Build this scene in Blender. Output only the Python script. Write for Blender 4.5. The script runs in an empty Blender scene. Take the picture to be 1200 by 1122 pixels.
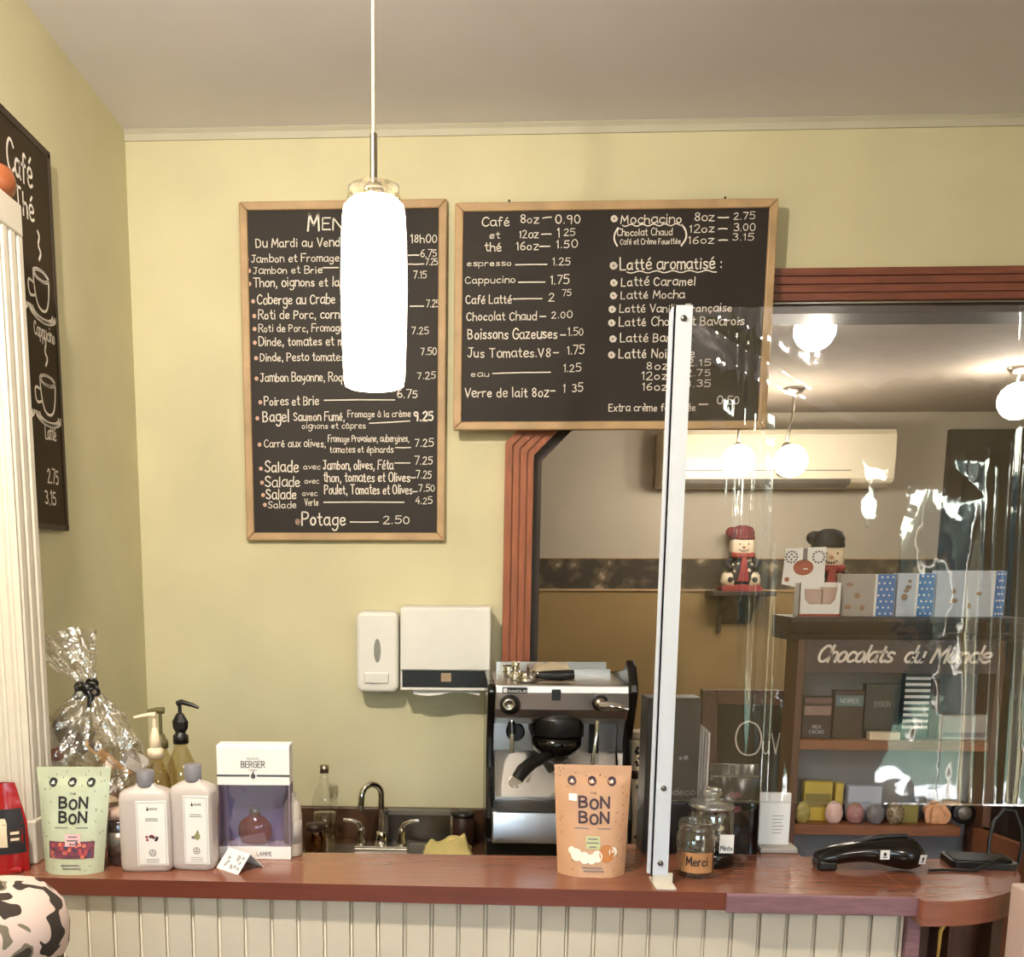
import bpy, bmesh, math, random
from mathutils import Vector, Matrix, Euler, noise
random.seed(7)
SC = bpy.context.scene
COL = SC.collection
PI = math.pi

# ------------------------------------------------------------------ camera
F, PITCH, ROLL, YAW, XP, YP = 1136.7, .15346, -.00257, -.04586, 485.9, 838.9
EYE = Vector((0, 0, 1.6))
cyw, syw, cpt, spt = math.cos(YAW), math.sin(YAW), math.cos(PITCH), math.sin(PITCH)
FWD = Vector((syw * cpt, cyw * cpt, -spt))
_R = Vector((cyw, -syw, 0))
_D = FWD.cross(_R)
RIGHT = math.cos(ROLL) * _R + math.sin(ROLL) * _D
DOWN = -math.sin(ROLL) * _R + math.cos(ROLL) * _D
cam_d = bpy.data.cameras.new('camera')
cam = bpy.data.objects.new('camera', cam_d)
COL.objects.link(cam)
cam_d.sensor_width = 36
cam_d.sensor_fit = 'HORIZONTAL'
cam_d.lens = F / 1200 * 36
cam_d.shift_x = (600 - XP) / 1200
cam_d.shift_y = (YP - 561) / 1200
cam_d.clip_start = .05
m3 = Matrix((RIGHT, -DOWN, -FWD)).transposed()
cam.matrix_world = Matrix.Translation(EYE) @ m3.to_4x4()
SC.camera = cam

def ray(px, py): return FWD * F + RIGHT * (px - XP) + DOWN * (py - YP)
def W(px, py, Y):
    d = ray(px, py); return EYE + d * (Y / d.y)
def WZ(px, py, Z):
    d = ray(px, py); return EYE + d * ((Z - 1.6) / d.z)

# ------------------------------------------------------------------ view + world
vs = SC.view_settings
vs.view_transform = 'Standard'
vs.look = 'None'
vs.gamma = 1
vs.use_curve_mapping = False
vs.exposure = .1
wd = bpy.data.worlds.new('world'); SC.world = wd
wd.use_nodes = True
nt = wd.node_tree
sky = nt.nodes.new('ShaderNodeTexSky')
sky.sky_type = 'NISHITA'
sky.sun_disc = False
sky.sun_elevation = math.radians(50)
sky.sun_rotation = math.radians(200)
nt.links.new(sky.outputs[0], nt.nodes['Background'].inputs[0])
nt.nodes['Background'].inputs[1].default_value = 2.2

sun_d = bpy.data.lights.new('sun', 'SUN'); sun_d.energy = 42; sun_d.angle = .01
sun_d.color = (1, .95, .86)
sun = bpy.data.objects.new('sun', sun_d); COL.objects.link(sun)
sun.rotation_euler = Euler((math.radians(22), math.radians(-38), 0))

def lamp_light(name, kind, loc, power, color, parent=None, size=.05, target=None, angle=None, blend=.5):
    d = bpy.data.lights.new(name, kind)
    d.energy = power; d.color = color
    if kind in ('POINT', 'SPOT'): d.shadow_soft_size = size
    if kind == 'SPOT':
        d.spot_size = angle; d.spot_blend = blend
    o = bpy.data.objects.new(name, d); COL.objects.link(o)
    o.location = loc
    if target is not None:
        o.rotation_euler = (Vector(target) - Vector(loc)).to_track_quat('-Z', 'Y').to_euler()
    if parent: o.parent = parent
    return o

WARM = (1, .89, .73)
FLOOR = -.1
BAR = 1.0
CNT = .74

# ------------------------------------------------------------------ materials
def lin(c):
    return tuple(((x / 255) / 12.92 if x / 255 <= .04045 else ((x / 255 + .055) / 1.055) ** 2.4) for x in c)
MATS = {}
def mat(name, rgb, rough=.5, metal=0, var=.12, scale=14, stretch=(1, 1, 1), bump=0, bscale=60, coat=0, spec=.5, rgb2=None, contrast=None):
    if name in MATS: return MATS[name]
    m = bpy.data.materials.new(name); MATS[name] = m
    m.use_nodes = True
    n, l = m.node_tree.nodes, m.node_tree.links
    b = n['Principled BSDF']
    b.inputs['Roughness'].default_value = rough
    b.inputs['Metallic'].default_value = metal
    b.inputs['Specular IOR Level'].default_value = spec
    if coat: b.inputs['Coat Weight'].default_value = coat; b.inputs['Coat Roughness'].default_value = .12
    c = lin(rgb)
    tc = n.new('ShaderNodeTexCoord'); mp = n.new('ShaderNodeMapping')
    mp.inputs['Scale'].default_value = stretch
    l.new(tc.outputs['Object'], mp.inputs[0])
    tx = n.new('ShaderNodeTexNoise'); tx.inputs['Scale'].default_value = scale; tx.inputs['Detail'].default_value = 5
    l.new(mp.outputs[0], tx.inputs['Vector'])
    rp = n.new('ShaderNodeValToRGB')
    if rgb2:
        a, d = c, lin(rgb2)
    else:
        a = tuple(x * (1 - var) for x in c); d = tuple(min(1, x * (1 + var)) for x in c)
    lo, hi = contrast or (.3, .7)
    rp.color_ramp.elements[0].position = lo; rp.color_ramp.elements[1].position = hi
    rp.color_ramp.elements[0].color = (*a, 1); rp.color_ramp.elements[1].color = (*d, 1)
    l.new(tx.outputs[0], rp.inputs[0]); l.new(rp.outputs[0], b.inputs['Base Color'])
    if bump:
        t2 = n.new('ShaderNodeTexNoise'); t2.inputs['Scale'].default_value = bscale; t2.inputs['Detail'].default_value = 3
        l.new(mp.outputs[0], t2.inputs['Vector'])
        bp = n.new('ShaderNodeBump'); bp.inputs['Strength'].default_value = bump; bp.inputs['Distance'].default_value = .01
        l.new(t2.outputs[0], bp.inputs['Height']); l.new(bp.outputs[0], b.inputs['Normal'])
    return m

def emit(name, rgb, s):
    m = bpy.data.materials.new(name); m.use_nodes = True
    b = m.node_tree.nodes['Principled BSDF']
    b.inputs['Base Color'].default_value = (.9, .9, .9, 1)
    b.inputs['Emission Color'].default_value = (*rgb, 1)
    b.inputs['Emission Strength'].default_value = s
    MATS[name] = m
    return m

def clear(name, tint=(1, 1, 1), rough=.02, boost=1.0, base=.0, ior=1.5, bump=0, bscale=30, stretch=(1, 1, 1), gloss=(1, 1, 1)):
    """thin clear plastic or glass: transparent with a fresnel-weighted glossy coat"""
    m = bpy.data.materials.new(name); m.use_nodes = True; MATS[name] = m
    n, l = m.node_tree.nodes, m.node_tree.links
    n.clear()
    out = n.new('ShaderNodeOutputMaterial'); mx = n.new('ShaderNodeMixShader')
    tr = n.new('ShaderNodeBsdfTransparent'); gl = n.new('ShaderNodeBsdfGlossy'); fr = n.new('ShaderNodeLayerWeight'); pw = n.new('ShaderNodeMath'); pw.operation = 'POWER'; pw.inputs[1].default_value = 4.2
    tr.inputs[0].default_value = (*tint, 1); gl.inputs['Roughness'].default_value = rough
    gl.inputs[0].default_value = (*gloss, 1)
    fr.inputs[0].default_value = .5
    ma = n.new('ShaderNodeMath'); ma.operation = 'MULTIPLY_ADD'; ma.use_clamp = True
    ma.inputs[1].default_value = .85 * boost; ma.inputs[2].default_value = .045 * boost + base
    l.new(fr.outputs['Facing'], pw.inputs[0]); l.new(pw.outputs[0], ma.inputs[0]); l.new(ma.outputs[0], mx.inputs[0])
    l.new(tr.outputs[0], mx.inputs[1]); l.new(gl.outputs[0], mx.inputs[2]); l.new(mx.outputs[0], out.inputs[0])
    if bump:
        tc = n.new('ShaderNodeTexCoord'); mp = n.new('ShaderNodeMapping'); mp.inputs['Scale'].default_value = stretch
        l.new(tc.outputs['Object'], mp.inputs[0])
        t2 = n.new('ShaderNodeTexNoise'); t2.inputs['Scale'].default_value = bscale; t2.inputs['Detail'].default_value = 2
        l.new(mp.outputs[0], t2.inputs['Vector'])
        bp = n.new('ShaderNodeBump'); bp.inputs['Strength'].default_value = bump; bp.inputs['Distance'].default_value = .01
        l.new(t2.outputs[0], bp.inputs['Height']); l.new(bp.outputs[0], gl.inputs['Normal'])
    return m

M_wall = mat('wall_paint', (205, 199, 164), .75, var=.05, scale=4, bump=.05, bscale=40)
M_ceil = mat('ceiling_paint', (226, 223, 228), .85, var=.02, scale=3)
M_crown = mat('crown_paint', (190, 186, 168), .5, var=.03)
M_white = mat('white_plastic', (226, 224, 218), .38, var=.02)
M_whitepaint = mat('white_paint', (206, 199, 186), .5, var=.05, scale=20)
M_bead = mat('beadboard_paint', (204, 194, 176), .5, var=.05, scale=6)
M_paper = mat('white_card', (232, 230, 228), .6, var=.02)
M_slate = mat('chalkboard_slate', (42, 36, 33), .6, var=.18, scale=5, spec=.3)
M_slate2 = mat('chalkboard_brown', (58, 46, 32), .65, var=.14, scale=5, spec=.2)
M_pine = mat('pine_frame', (176, 146, 108), .5, var=.16, scale=12, stretch=(1, 1, 1))
M_chalk = mat('chalk', (232, 224, 214), .9, var=.12, scale=300)
M_chalkpink = mat('pink_chalk', (205, 168, 150), .9, var=.15, scale=300)
M_oak = mat('oak_casing', (150, 82, 46), .42, var=.22, scale=9, stretch=(14, 14, 1.2))
M_oakh = mat('oak_header', (124, 70, 52), .42, var=.22, scale=9, stretch=(1.2, 14, 14))
M_dark = mat('dark_and_shaded_wood', (46, 30, 22), .5, var=.3, scale=9, stretch=(10, 10, 1))  # dark wood; on the reveal lining and wall shelf it paints shade
M_bartop = mat('bar_top_wood', (132, 82, 62), .22, var=.1, scale=7, stretch=(1.3, 16, 16), coat=.35)
M_baredge = mat('bar_edge_wood', (108, 54, 40), .3, var=.12, scale=7, stretch=(1.3, 16, 16), coat=.2)
M_purple = mat('purple_wood_sheen', (130, 94, 102), .45, var=.2, scale=9, stretch=(2, 14, 14))  # purple of the end post; on the edge strip a painted daylight reflection
M_steel = mat('brushed_steel', (196, 192, 188), .3, 1, var=.06, scale=30, stretch=(1, 20, 60))
M_steeldark = mat('dark_steel', (120, 116, 112), .35, 1, var=.08, scale=30)
M_chrome = mat('chrome', (215, 212, 206), .07, 1, var=.02)
M_nickel = mat('satin_nickel', (170, 160, 145), .28, 1, var=.03)
M_alu = mat('white_aluminium', (202, 209, 222), .42, .0, var=.03, scale=20)
M_black = mat('black_plastic', (18, 17, 17), .35, var=.2)
M_blackgloss = mat('black_gloss', (16, 13, 12), .16, var=.2)
M_gray = mat('grey_plastic', (122, 120, 128), .4, var=.05)
M_counter = mat('brown_laminate', (92, 62, 40), .35, var=.4, scale=18, rgb2=(54, 36, 26))
M_cabwood = mat('cabinet_wood', (92, 58, 40), .45, var=.25, scale=8, stretch=(10, 10, 1.2))
M_shelfwood = mat('shelf_wood', (136, 84, 54), .45, var=.2, scale=8, stretch=(1.2, 10, 10))
M_cabdark = mat('cabinet_dark_wood', (54, 36, 32), .5, var=.3, scale=8, stretch=(1.2, 10, 10))
M_cabback = mat('cabinet_back_grey', (116, 116, 122), .6, var=.06)
M_signmauve = mat('sign_panel', (78, 62, 62), .5, var=.08)
M_backgrey = mat('back_room_grey', (176, 166, 150), .8, var=.05, scale=3)
M_backtan = mat('back_room_tan', (152, 126, 82), .75, var=.06, scale=3)
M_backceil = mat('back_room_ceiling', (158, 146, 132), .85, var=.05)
M_floor = mat('floor_wood', (168, 136, 106), .4, var=.2, scale=6, stretch=(1, 12, 1))
M_red = mat('red_glossy', (150, 20, 24), .22, var=.1)
M_redpaint = mat('red_paint', (150, 44, 40), .5, var=.15)
M_burg = mat('burgundy_felt', (110, 34, 40), .9, var=.2, bump=.3)
M_cream = mat('cream_paint', (226, 206, 178), .6, var=.06)
M_yellowcloth = mat('pale_yellow_cloth', (214, 198, 132), .9, var=.1, bump=.2, bscale=200)
M_ink = mat('black_ink', (30, 26, 30), .6, var=.1)
M_inkgrey = mat('grey_ink', (120, 116, 122), .6, var=.1)
M_purpleink = mat('plum_ink', (58, 32, 46), .5, var=.1)
M_mint = mat('mint_pouch', (182, 190, 166), .38, var=.05, scale=20)
M_peach = mat('peach_pouch', (194, 150, 116), .42, var=.06, scale=20)
M_pinklabel = mat('pink_label', (224, 176, 184), .5, var=.04)
M_greenlabel = mat('pale_green_label', (188, 192, 140), .5, var=.04)
M_berry = mat('berry_candy', (146, 66, 84), .35, var=.4, scale=120, rgb2=(70, 52, 72))
M_cookie = mat('cookie_white', (236, 228, 214), .5, var=.06)
M_caramel = mat('caramel', (186, 116, 52), .4, var=.1)
M_frost = mat('frosted_plastic', (188, 178, 174), .35, var=.03)
M_wick = mat('wicker', (128, 98, 70), .7, var=.3, scale=60, bump=.6, bscale=140)
M_stick = mat('biscuit_tan', (190, 148, 96), .6, var=.1)
M_tin = mat('grey_tin', (124, 116, 108), .35, .6, var=.1)
M_kraft = mat('kraft_label', (178, 128, 84), .7, var=.08)
M_blue = mat('blue_card', (70, 120, 190), .5, var=.06)
M_greycard = mat('grey_card', (168, 160, 154), .6, var=.06)
M_bluegrey = mat('pale_blue_card', (190, 196, 210), .6, var=.04)
M_yellow = mat('yellow_card', (206, 178, 70), .5, var=.1)
M_olive = mat('olive_card', (140, 126, 62), .5, var=.12)
M_teal = mat('teal_label', (96, 118, 122), .5, var=.12)
M_choc = mat('chocolate_card', (52, 30, 24), .45, var=.2)
M_pinkglass = mat('pink_quartz', (226, 190, 180), .2, var=.12, scale=50)
M_saltrock = mat('orange_salt_rock', (222, 164, 120), .5, var=.15, scale=40, bump=.5)
M_acw = mat('ac_cream', (226, 214, 188), .4, var=.02)
M_brick = mat('dim_brown', (56, 44, 40), .6, var=.2, scale=4)
M_lawn = mat('lawn', (72, 90, 64), .9, var=.4, scale=6)
M_walk = mat('concrete_walk', (214, 210, 204), .8, var=.06)
M_leaf = mat('hedge_leaf', (44, 60, 42), .7, var=.5, scale=9, bump=1)
M_denim = mat('blue_cotton', (56, 66, 92), .85, var=.15)
M_skin = mat('skin', (206, 158, 132), .5, var=.05)
M_hair = mat('brown_hair', (58, 40, 28), .6, var=.3, scale=60)
M_olivecloth = mat('olive_cloth', (122, 112, 78), .9, var=.15, scale=30, bump=.2)
M_shade = emit('lamp_shade_glow', (1, .88, .7), 9)
M_bulb = emit('spot_bulb_glow', (1, .9, .74), 60)
M_bulb2 = emit('front_bulb_glow', (1, .88, .7), 160)
M_glass = clear('clear_glass', (.96, .97, .96), .02, 1.3, .02)
M_pane = clear('window_glass', (.95, .97, .97), .0, 1, 0)
M_film = clear('clear_film', (.93, .94, .96), .03, 1.7, .03, bump=.06, bscale=16)
M_cello = clear('cellophane', (.97, .96, .95), .2, 1.3, .24, bump=1.0, bscale=34)
M_amber = clear('amber_glass', (.5, .3, .12), .03, 1.3, .03)
M_syrup = clear('syrup_bottle', (.86, .8, .62), .03, 1.3, .03)
M_smoke = clear('smoky_window_film', (.84, .82, .9), .06, 1.4, .07, bump=.3, bscale=9)

def camo():
    m = bpy.data.materials.new('camouflage_cloth'); m.use_nodes = True; MATS['camo'] = m
    n, l = m.node_tree.nodes, m.node_tree.links
    b = n['Principled BSDF']; b.inputs['Roughness'].default_value = .9
    tc = n.new('ShaderNodeTexCoord'); t = n.new('ShaderNodeTexNoise'); t.inputs['Scale'].default_value = 21; t.inputs['Detail'].default_value = 1.2
    t.inputs['Distortion'].default_value = .6
    l.new(tc.outputs['Object'], t.inputs['Vector'])
    r = n.new('ShaderNodeValToRGB'); r.color_ramp.interpolation = 'CONSTANT'
    e = r.color_ramp.elements
    e[0].position = 0; e[0].color = (*lin((52, 42, 36)), 1)
    e[1].position = .43; e[1].color = (*lin((206, 184, 176)), 1)
    x = e.new(.585); x.color = (*lin((116, 108, 92)), 1)
    x = e.new(.65); x.color = (*lin((58, 50, 44)), 1)
    l.new(t.outputs[0], r.inputs[0]); l.new(r.outputs[0], b.inputs['Base Color'])
    return m
M_camo = camo()

def border_paper():
    m = bpy.data.materials.new('floral_border_paper'); m.use_nodes = True
    n, l = m.node_tree.nodes, m.node_tree.links
    b = n['Principled BSDF']; b.inputs['Roughness'].default_value = .8
    tc = n.new('ShaderNodeTexCoord')
    v = n.new('ShaderNodeTexVoronoi'); v.inputs['Scale'].default_value = 9
    t = n.new('ShaderNodeTexNoise'); t.inputs['Scale'].default_value = 26; t.inputs['Detail'].default_value = 3
    l.new(tc.outputs['Object'], v.inputs['Vector']); l.new(tc.outputs['Object'], t.inputs['Vector'])
    ad = n.new('ShaderNodeMath'); ad.operation = 'MULTIPLY_ADD'; ad.inputs[1].default_value = .8
    l.new(t.outputs[0], ad.inputs[0]); l.new(v.outputs[0], ad.inputs[2])
    r = n.new('ShaderNodeValToRGB'); e = r.color_ramp.elements
    e[0].position = .5; e[0].color = (*lin((168, 150, 128)), 1)
    e[1].position = .95; e[1].color = (*lin((66, 58, 48)), 1)
    x = e.new(.64); x.color = (*lin((104, 92, 70)), 1)
    l.new(ad.outputs[0], r.inputs[0]); l.new(r.outputs[0], b.inputs['Base Color'])
    return m
M_border = border_paper()

# ------------------------------------------------------------------ mesh builder
class MB:
    def __init__(s): s.v = []; s.f = []; s.m = []; s.sm = []
    def add(s, vs_, fs, m=0, smooth=False):
        o = len(s.v); s.v += [tuple(p) for p in vs_]
        for f in fs: s.f.append([o + i for i in f]); s.m.append(m); s.sm.append(smooth)
        return s
    def box(s, x0, x1, y0, y1, z0, z1, m=0, M=None):
        p = [(x, y, z) for z in (z0, z1) for y in (y0, y1) for x in (x0, x1)]
        if M is not None: p = [M @ Vector(q) for q in p]
        return s.add(p, [(0, 2, 3, 1), (4, 5, 7, 6), (0, 1, 5, 4), (2, 6, 7, 3), (0, 4, 6, 2), (1, 3, 7, 5)], m)
    def lathe(s, prof, seg=24, m=0, c=(0, 0, 0), smooth=True, M=None, rx=1, ry=1, power=2):
        vs_, fs = [], []
        n = len(prof)
        for r, z in prof:
            for k in range(seg):
                a = 2 * PI * k / seg
                ca, sa = math.cos(a), math.sin(a)
                if power != 2:
                    q = (abs(ca) ** power + abs(sa) ** power) ** (-1 / power)
                else: q = 1
                p = Vector((r * ca * q * rx, r * sa * q * ry, z))
                if M is not None: p = M @ p
                vs_.append(p + Vector(c))
        for i in range(n - 1):
            for k in range(seg):
                k2 = (k + 1) % seg
                fs.append((i * seg + k, i * seg + k2, (i + 1) * seg + k2, (i + 1) * seg + k))
        s.add(vs_, fs, m, smooth)
        o = len(s.v) - len(vs_)
        if prof[0][0] > 1e-5: s.f.append([o + k for k in range(seg)][::-1]); s.m.append(m); s.sm.append(False)
        if prof[-1][0] > 1e-5: s.f.append([o + (n - 1) * seg + k for k in range(seg)]); s.m.append(m); s.sm.append(False)
        return s
    def tube(s, path, r, seg=10, m=0, smooth=True):
        path = [Vector(p) for p in path]
        n = len(path)
        rs = r if isinstance(r, (list, tuple)) else [r] * n
        t = (path[1] - path[0]).normalized()
        u = t.orthogonal().normalized()
        vs_, fs = [], []
        for i, p in enumerate(path):
            if i == 0: d = path[1] - path[0]
            elif i == n - 1: d = path[-1] - path[-2]
            else: d = (path[i + 1] - path[i]).normalized() + (path[i] - path[i - 1]).normalized()
            d.normalize()
            u = (u - d * u.dot(d)).normalized(); w = d.cross(u)
            for k in range(seg):
                a = 2 * PI * k / seg
                vs_.append(p + (u * math.cos(a) + w * math.sin(a)) * rs[i])
        for i in range(n - 1):
            for k in range(seg):
                k2 = (k + 1) % seg
                fs.append((i * seg + k, i * seg + k2, (i + 1) * seg + k2, (i + 1) * seg + k))
        s.add(vs_, fs, m, smooth)
        s.add([vs_[k] for k in range(seg)], [list(range(seg))[::-1]], m)
        s.add([vs_[(n - 1) * seg + k] for k in range(seg)], [list(range(seg))], m)
        return s
    def prism_y(s, poly, y0, y1, m=0):
        n = len(poly)
        vs_ = [(x, y0, z) for x, z in poly] + [(x, y1, z) for x, z in poly]
        fs = [list(range(n)), list(range(n, 2 * n))[::-1]] + [(i, i + n, (i + 1) % n + n, (i + 1) % n) for i in range(n)]
        return s.add(vs_, fs, m)
    def prism_z(s, poly, z0, z1, m=0, mside=None):
        n = len(poly)
        vs_ = [(x, y, z0) for x, y in poly] + [(x, y, z1) for x, y in poly]
        s.add(vs_, [list(range(n))[::-1], list(range(n, 2 * n))], m)
        return s.add(vs_, [(i, (i + 1) % n, (i + 1) % n + n, i + n) for i in range(n)], m if mside is None else mside)
    def prism_x(s, poly, x0, x1, m=0):
        n = len(poly)
        vs_ = [(x0, y, z) for y, z in poly] + [(x1, y, z) for y, z in poly]
        fs = [list(range(n))[::-1], list(range(n, 2 * n))] + [(i, (i + 1) % n, (i + 1) % n + n, i + n) for i in range(n)]
        return s.add(vs_, fs, m)
    def grid(s, fn, nu, nv, m=0, smooth=True, wrap=False):
        vs_ = [fn(i / nu, j / nv) for j in range(nv + 1) for i in range(nu + 1)]
        fs = [(j * (nu + 1) + i, j * (nu + 1) + i + 1, (j + 1) * (nu + 1) + i + 1, (j + 1) * (nu + 1) + i) for j in range(nv) for i in range(nu)]
        return s.add(vs_, fs, m, smooth)
    def ball(s, c, rx, ry=None, rz=None, m=0, seg=16, rings=10):
        ry = rx if ry is None else ry; rz = rx if rz is None else rz
        prof = [(math.sin(PI * i / rings) if 0 < i < rings else 0.0, -math.cos(PI * i / rings)) for i in range(rings + 1)]
        M = Matrix.Diagonal((rx, ry, rz)).to_4x4()
        return s.lathe(prof, seg, m, c, True, M)
    def poly(s, pts, mf, m=0): return s.add([mf(u, v) for u, v in pts], [list(range(len(pts)))], m)
    def rect(s, u0, u1, v0, v1, mf, m=0, n=1):
        if n == 1: return s.poly([(u0, v0), (u1, v0), (u1, v1), (u0, v1)], mf, m)
        return s.grid(lambda a, b: mf(u0 + (u1 - u0) * a, v0 + (v1 - v0) * b), n, n, m, True)
    def disc(s, u, v, ru, rv, mf, m=0, n=18): return s.poly([(u + ru * math.cos(2 * PI * k / n), v + rv * math.sin(2 * PI * k / n)) for k in range(n)], mf, m)
    def ring(s, u, v, r, w, mf, m=0, n=22): return s.ribbon([(u + r * math.cos(2 * PI * k / n), v + r * math.sin(2 * PI * k / n)) for k in range(n + 1)], w, mf, m)
    def ribbon(s, pts, w, mf, m=0):
        pts = [Vector(p) for p in pts]
        q = [pts[0]]
        for p in pts[1:]:
            if (p - q[-1]).length > 1e-6: q.append(p)
        pts = q
        if len(pts) < 2: return s
        n = len(pts); L, R_ = [], []
        for i in range(n):
            a = (pts[i] - pts[i - 1]).normalized() if i else (pts[1] - pts[0]).normalized()
            b = (pts[i + 1] - pts[i]).normalized() if i < n - 1 else a
            d = a + b
            if d.length < .3: d = b
            d.normalize()
            nn = Vector((-d.y, d.x)); k = 1 / max(.6, abs(nn.dot(Vector((-b.y, b.x)))))
            p = pts[i]
            if i == 0: p = p - a * w * .4
            if i == n - 1: p = p + b * w * .4
            L.append(p + nn * w / 2 * k); R_.append(p - nn * w / 2 * k)
        vs_ = [mf(*p) for p in R_] + [mf(*p) for p in L]
        return s.add(vs_, [(i, i + 1, n + i + 1, n + i) for i in range(n - 1)], m)
    def build(s, name, mats, parent=None, bevel=0, seg=2, subsurf=0, loc=None):
        me = bpy.data.meshes.new(name)
        me.from_pydata(s.v, [], s.f)
        for mm in (mats if isinstance(mats, (list, tuple)) else [mats]): me.materials.append(mm)
        me.polygons.foreach_set('material_index', s.m)
        me.polygons.foreach_set('use_smooth', s.sm)
        me.update()
        o = bpy.data.objects.new(name, me); COL.objects.link(o)
        if parent: o.parent = parent
        if loc: o.location = loc
        if bevel:
            b = o.modifiers.new('bevel', 'BEVEL'); b.width = bevel; b.segments = seg; b.limit_method = 'ANGLE'; b.angle_limit = .7
        if subsurf:
            b = o.modifiers.new('sub', 'SUBSURF'); b.levels = subsurf; b.render_levels = subsurf
        return o

def thing(name, label, cat, loc=(0, 0, 0), rz=0, group=None):
    o = bpy.data.objects.new(name, None); COL.objects.link(o)
    o.location = loc; o.rotation_euler = (0, 0, rz); o.empty_display_size = .05
    return tag(o, label, cat, group)
def tag(o, label, cat, group=None):
    o['label'] = label; o['category'] = cat
    if group: o['group'] = group
    return o
def struct(o): o['kind'] = 'structure'; return o
def rot(ax, a): return Matrix.Rotation(a, 4, ax)
def tr(x, y, z): return Matrix.Translation((x, y, z))

# ------------------------------------------------------------------ single-stroke handwriting
G = {}
def g(ch, w, spec):
    G[ch] = (w, [[tuple(float(t) for t in p.split(',')) for p in st.split()] for st in spec.split(';')])
g('a', 4.4, '4,4 3,5 1.4,5 .1,3.6 0,1.6 1,.1 2.6,.2 3.9,1.6;4,5 4,1 4.7,0')
g('b', 4, '0,8 0,4 0,0;0,3.4 1.4,4.9 3.2,4.6 4,2.6 3.3,.5 1.6,-.1 0,1')
g('c', 3.8, '3.8,4.1 2.5,5 1,4.6 0,2.5 .8,.4 2.5,0 3.9,.8')
g('d', 4.2, '4,8 4,4 4,0;4,3.4 2.5,5 .7,4.5 0,2.5 .7,.4 2.4,0 4,1.2')
g('e', 4, '.1,2.4 3.9,2.8 3.5,4.5 2,5 .6,4.3 0,2.4 .7,.5 2.2,0 3.9,.9')
g('f', 3, '3.2,7.3 2.2,8 1.3,7.2 1.2,4 1.1,0;0,4.6 2.8,4.8')
g('g', 4, '4,4.2 2.5,5 .7,4.5 0,2.6 .7,.7 2.4,.3 4,1.4;4,5 4,1 3.9,-1.6 2.8,-3 1,-3 .2,-2')
g('h', 3.8, '0,8 0,4 0,0;0,3.2 1.4,4.9 3.2,4.7 3.8,3.3 3.8,0')
g('i', 1, '.5,5 .5,2.5 .5,0;.5,6.9 .5,7.5')
g('j', 2.2, '1.6,5 1.6,1 1.4,-2 .2,-3;1.6,6.9 1.6,7.5')
g('k', 3.6, '0,8 0,0;3.3,4.8 0,2.1;1.2,3 3.6,0')
g('l', 1, '.5,8 .5,4 .5,0')
g('m', 5.8, '0,5 0,0;0,3.5 1,4.9 2.3,4.8 2.8,3.5 2.8,0;2.8,3.5 3.8,4.9 5.1,4.8 5.6,3.5 5.6,0')
g('n', 3.8, '0,5 0,0;0,3.3 1.4,4.9 3.1,4.7 3.7,3.4 3.7,0')
g('o', 4, '2,5 .6,4.4 0,2.5 .6,.5 2,0 3.5,.6 4,2.5 3.4,4.5 2,5')
g('p', 4, '0,5 0,1 0,-3;0,3.6 1.4,5 3.2,4.6 4,2.6 3.3,.5 1.6,0 0,1.2')
g('q', 4, '4,5 4,-3;4,3.6 2.5,5 .7,4.5 0,2.5 .7,.4 2.4,0 4,1.2')
g('r', 3, '0,5 0,0;0,3 1.2,4.7 2.9,4.8')
g('s', 3.4, '3.4,4.3 2,5 .5,4.4 .6,3.2 2,2.5 3.3,1.8 3.3,.6 1.8,0 .1,.7')
g('t', 3, '1.3,7.4 1.3,4 1.4,.9 2.2,0 3.1,.4;0,5 2.8,5.1')
g('u', 3.9, '0,5 0,1.6 1,0 2.6,.2 3.8,1.7;3.8,5 3.8,0')
g('v', 3.6, '0,5 1.8,0 3.6,5')
g('w', 5, '0,5 1.2,0 2.5,4 3.8,0 5,5')
g('x', 3.6, '0,5 3.6,0;3.6,5 0,0')
g('y', 3.8, '0,5 .2,2.4 1.6,1 3.7,2.4;3.7,5 3.7,1 3,-2.4 1,-3')
g('z', 3.6, '0,5 3.6,5;3.6,5 0,0;0,0 3.6,0')
g('A', 5.4, '0,0 2.7,8;2.7,8 5.4,0;1,2.8 4.4,2.8')
g('B', 4.8, '0,0 0,8;0,8 2.6,8 4.2,7 3.8,4.8 2,4.2 0,4.2;2,4.2 4.2,3.6 4.7,1.8 3.4,.2 0,0')
g('C', 5, '5,6.6 3.6,8 1.8,7.8 .2,5.6 .1,2.4 1.6,.2 3.6,0 5,1.3')
g('D', 5, '0,0 0,8;0,8 2.4,8 4.6,6.4 5,4 4.4,1.4 2.4,0 0,0')
g('E', 4.2, '0,0 0,8;0,8 4.2,8;0,4.2 3.4,4.2;0,0 4.2,0')
g('F', 4.2, '0,0 0,8;0,8 4.4,8;0,4.2 3.2,4.2')
g('G', 5.2, '5,6.6 3.6,8 1.8,7.8 .2,5.6 .1,2.4 1.6,.2 3.8,0 5.1,1.5;5.1,1.5 5.1,3.8;3,3.8 5.2,3.8')
g('H', 5, '0,0 0,8;5,0 5,8;0,4.2 5,4.2')
g('I', 1, '.5,0 .5,8')
g('J', 4, '.6,8 4.4,8;3,8 3,2 2.2,.3 1,0 0,1.3')
g('K', 4.8, '0,0 0,8;4.6,8 0,3.4;1.5,4.8 4.8,0')
g('L', 4, '0,8 0,0;0,0 4,0')
g('M', 6, '0,0 .6,8;.6,8 3,2.5;3,2.5 5.4,8;5.4,8 6,0')
g('N', 5, '0,0 0,8;0,8 5,0;5,0 5,8')
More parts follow.
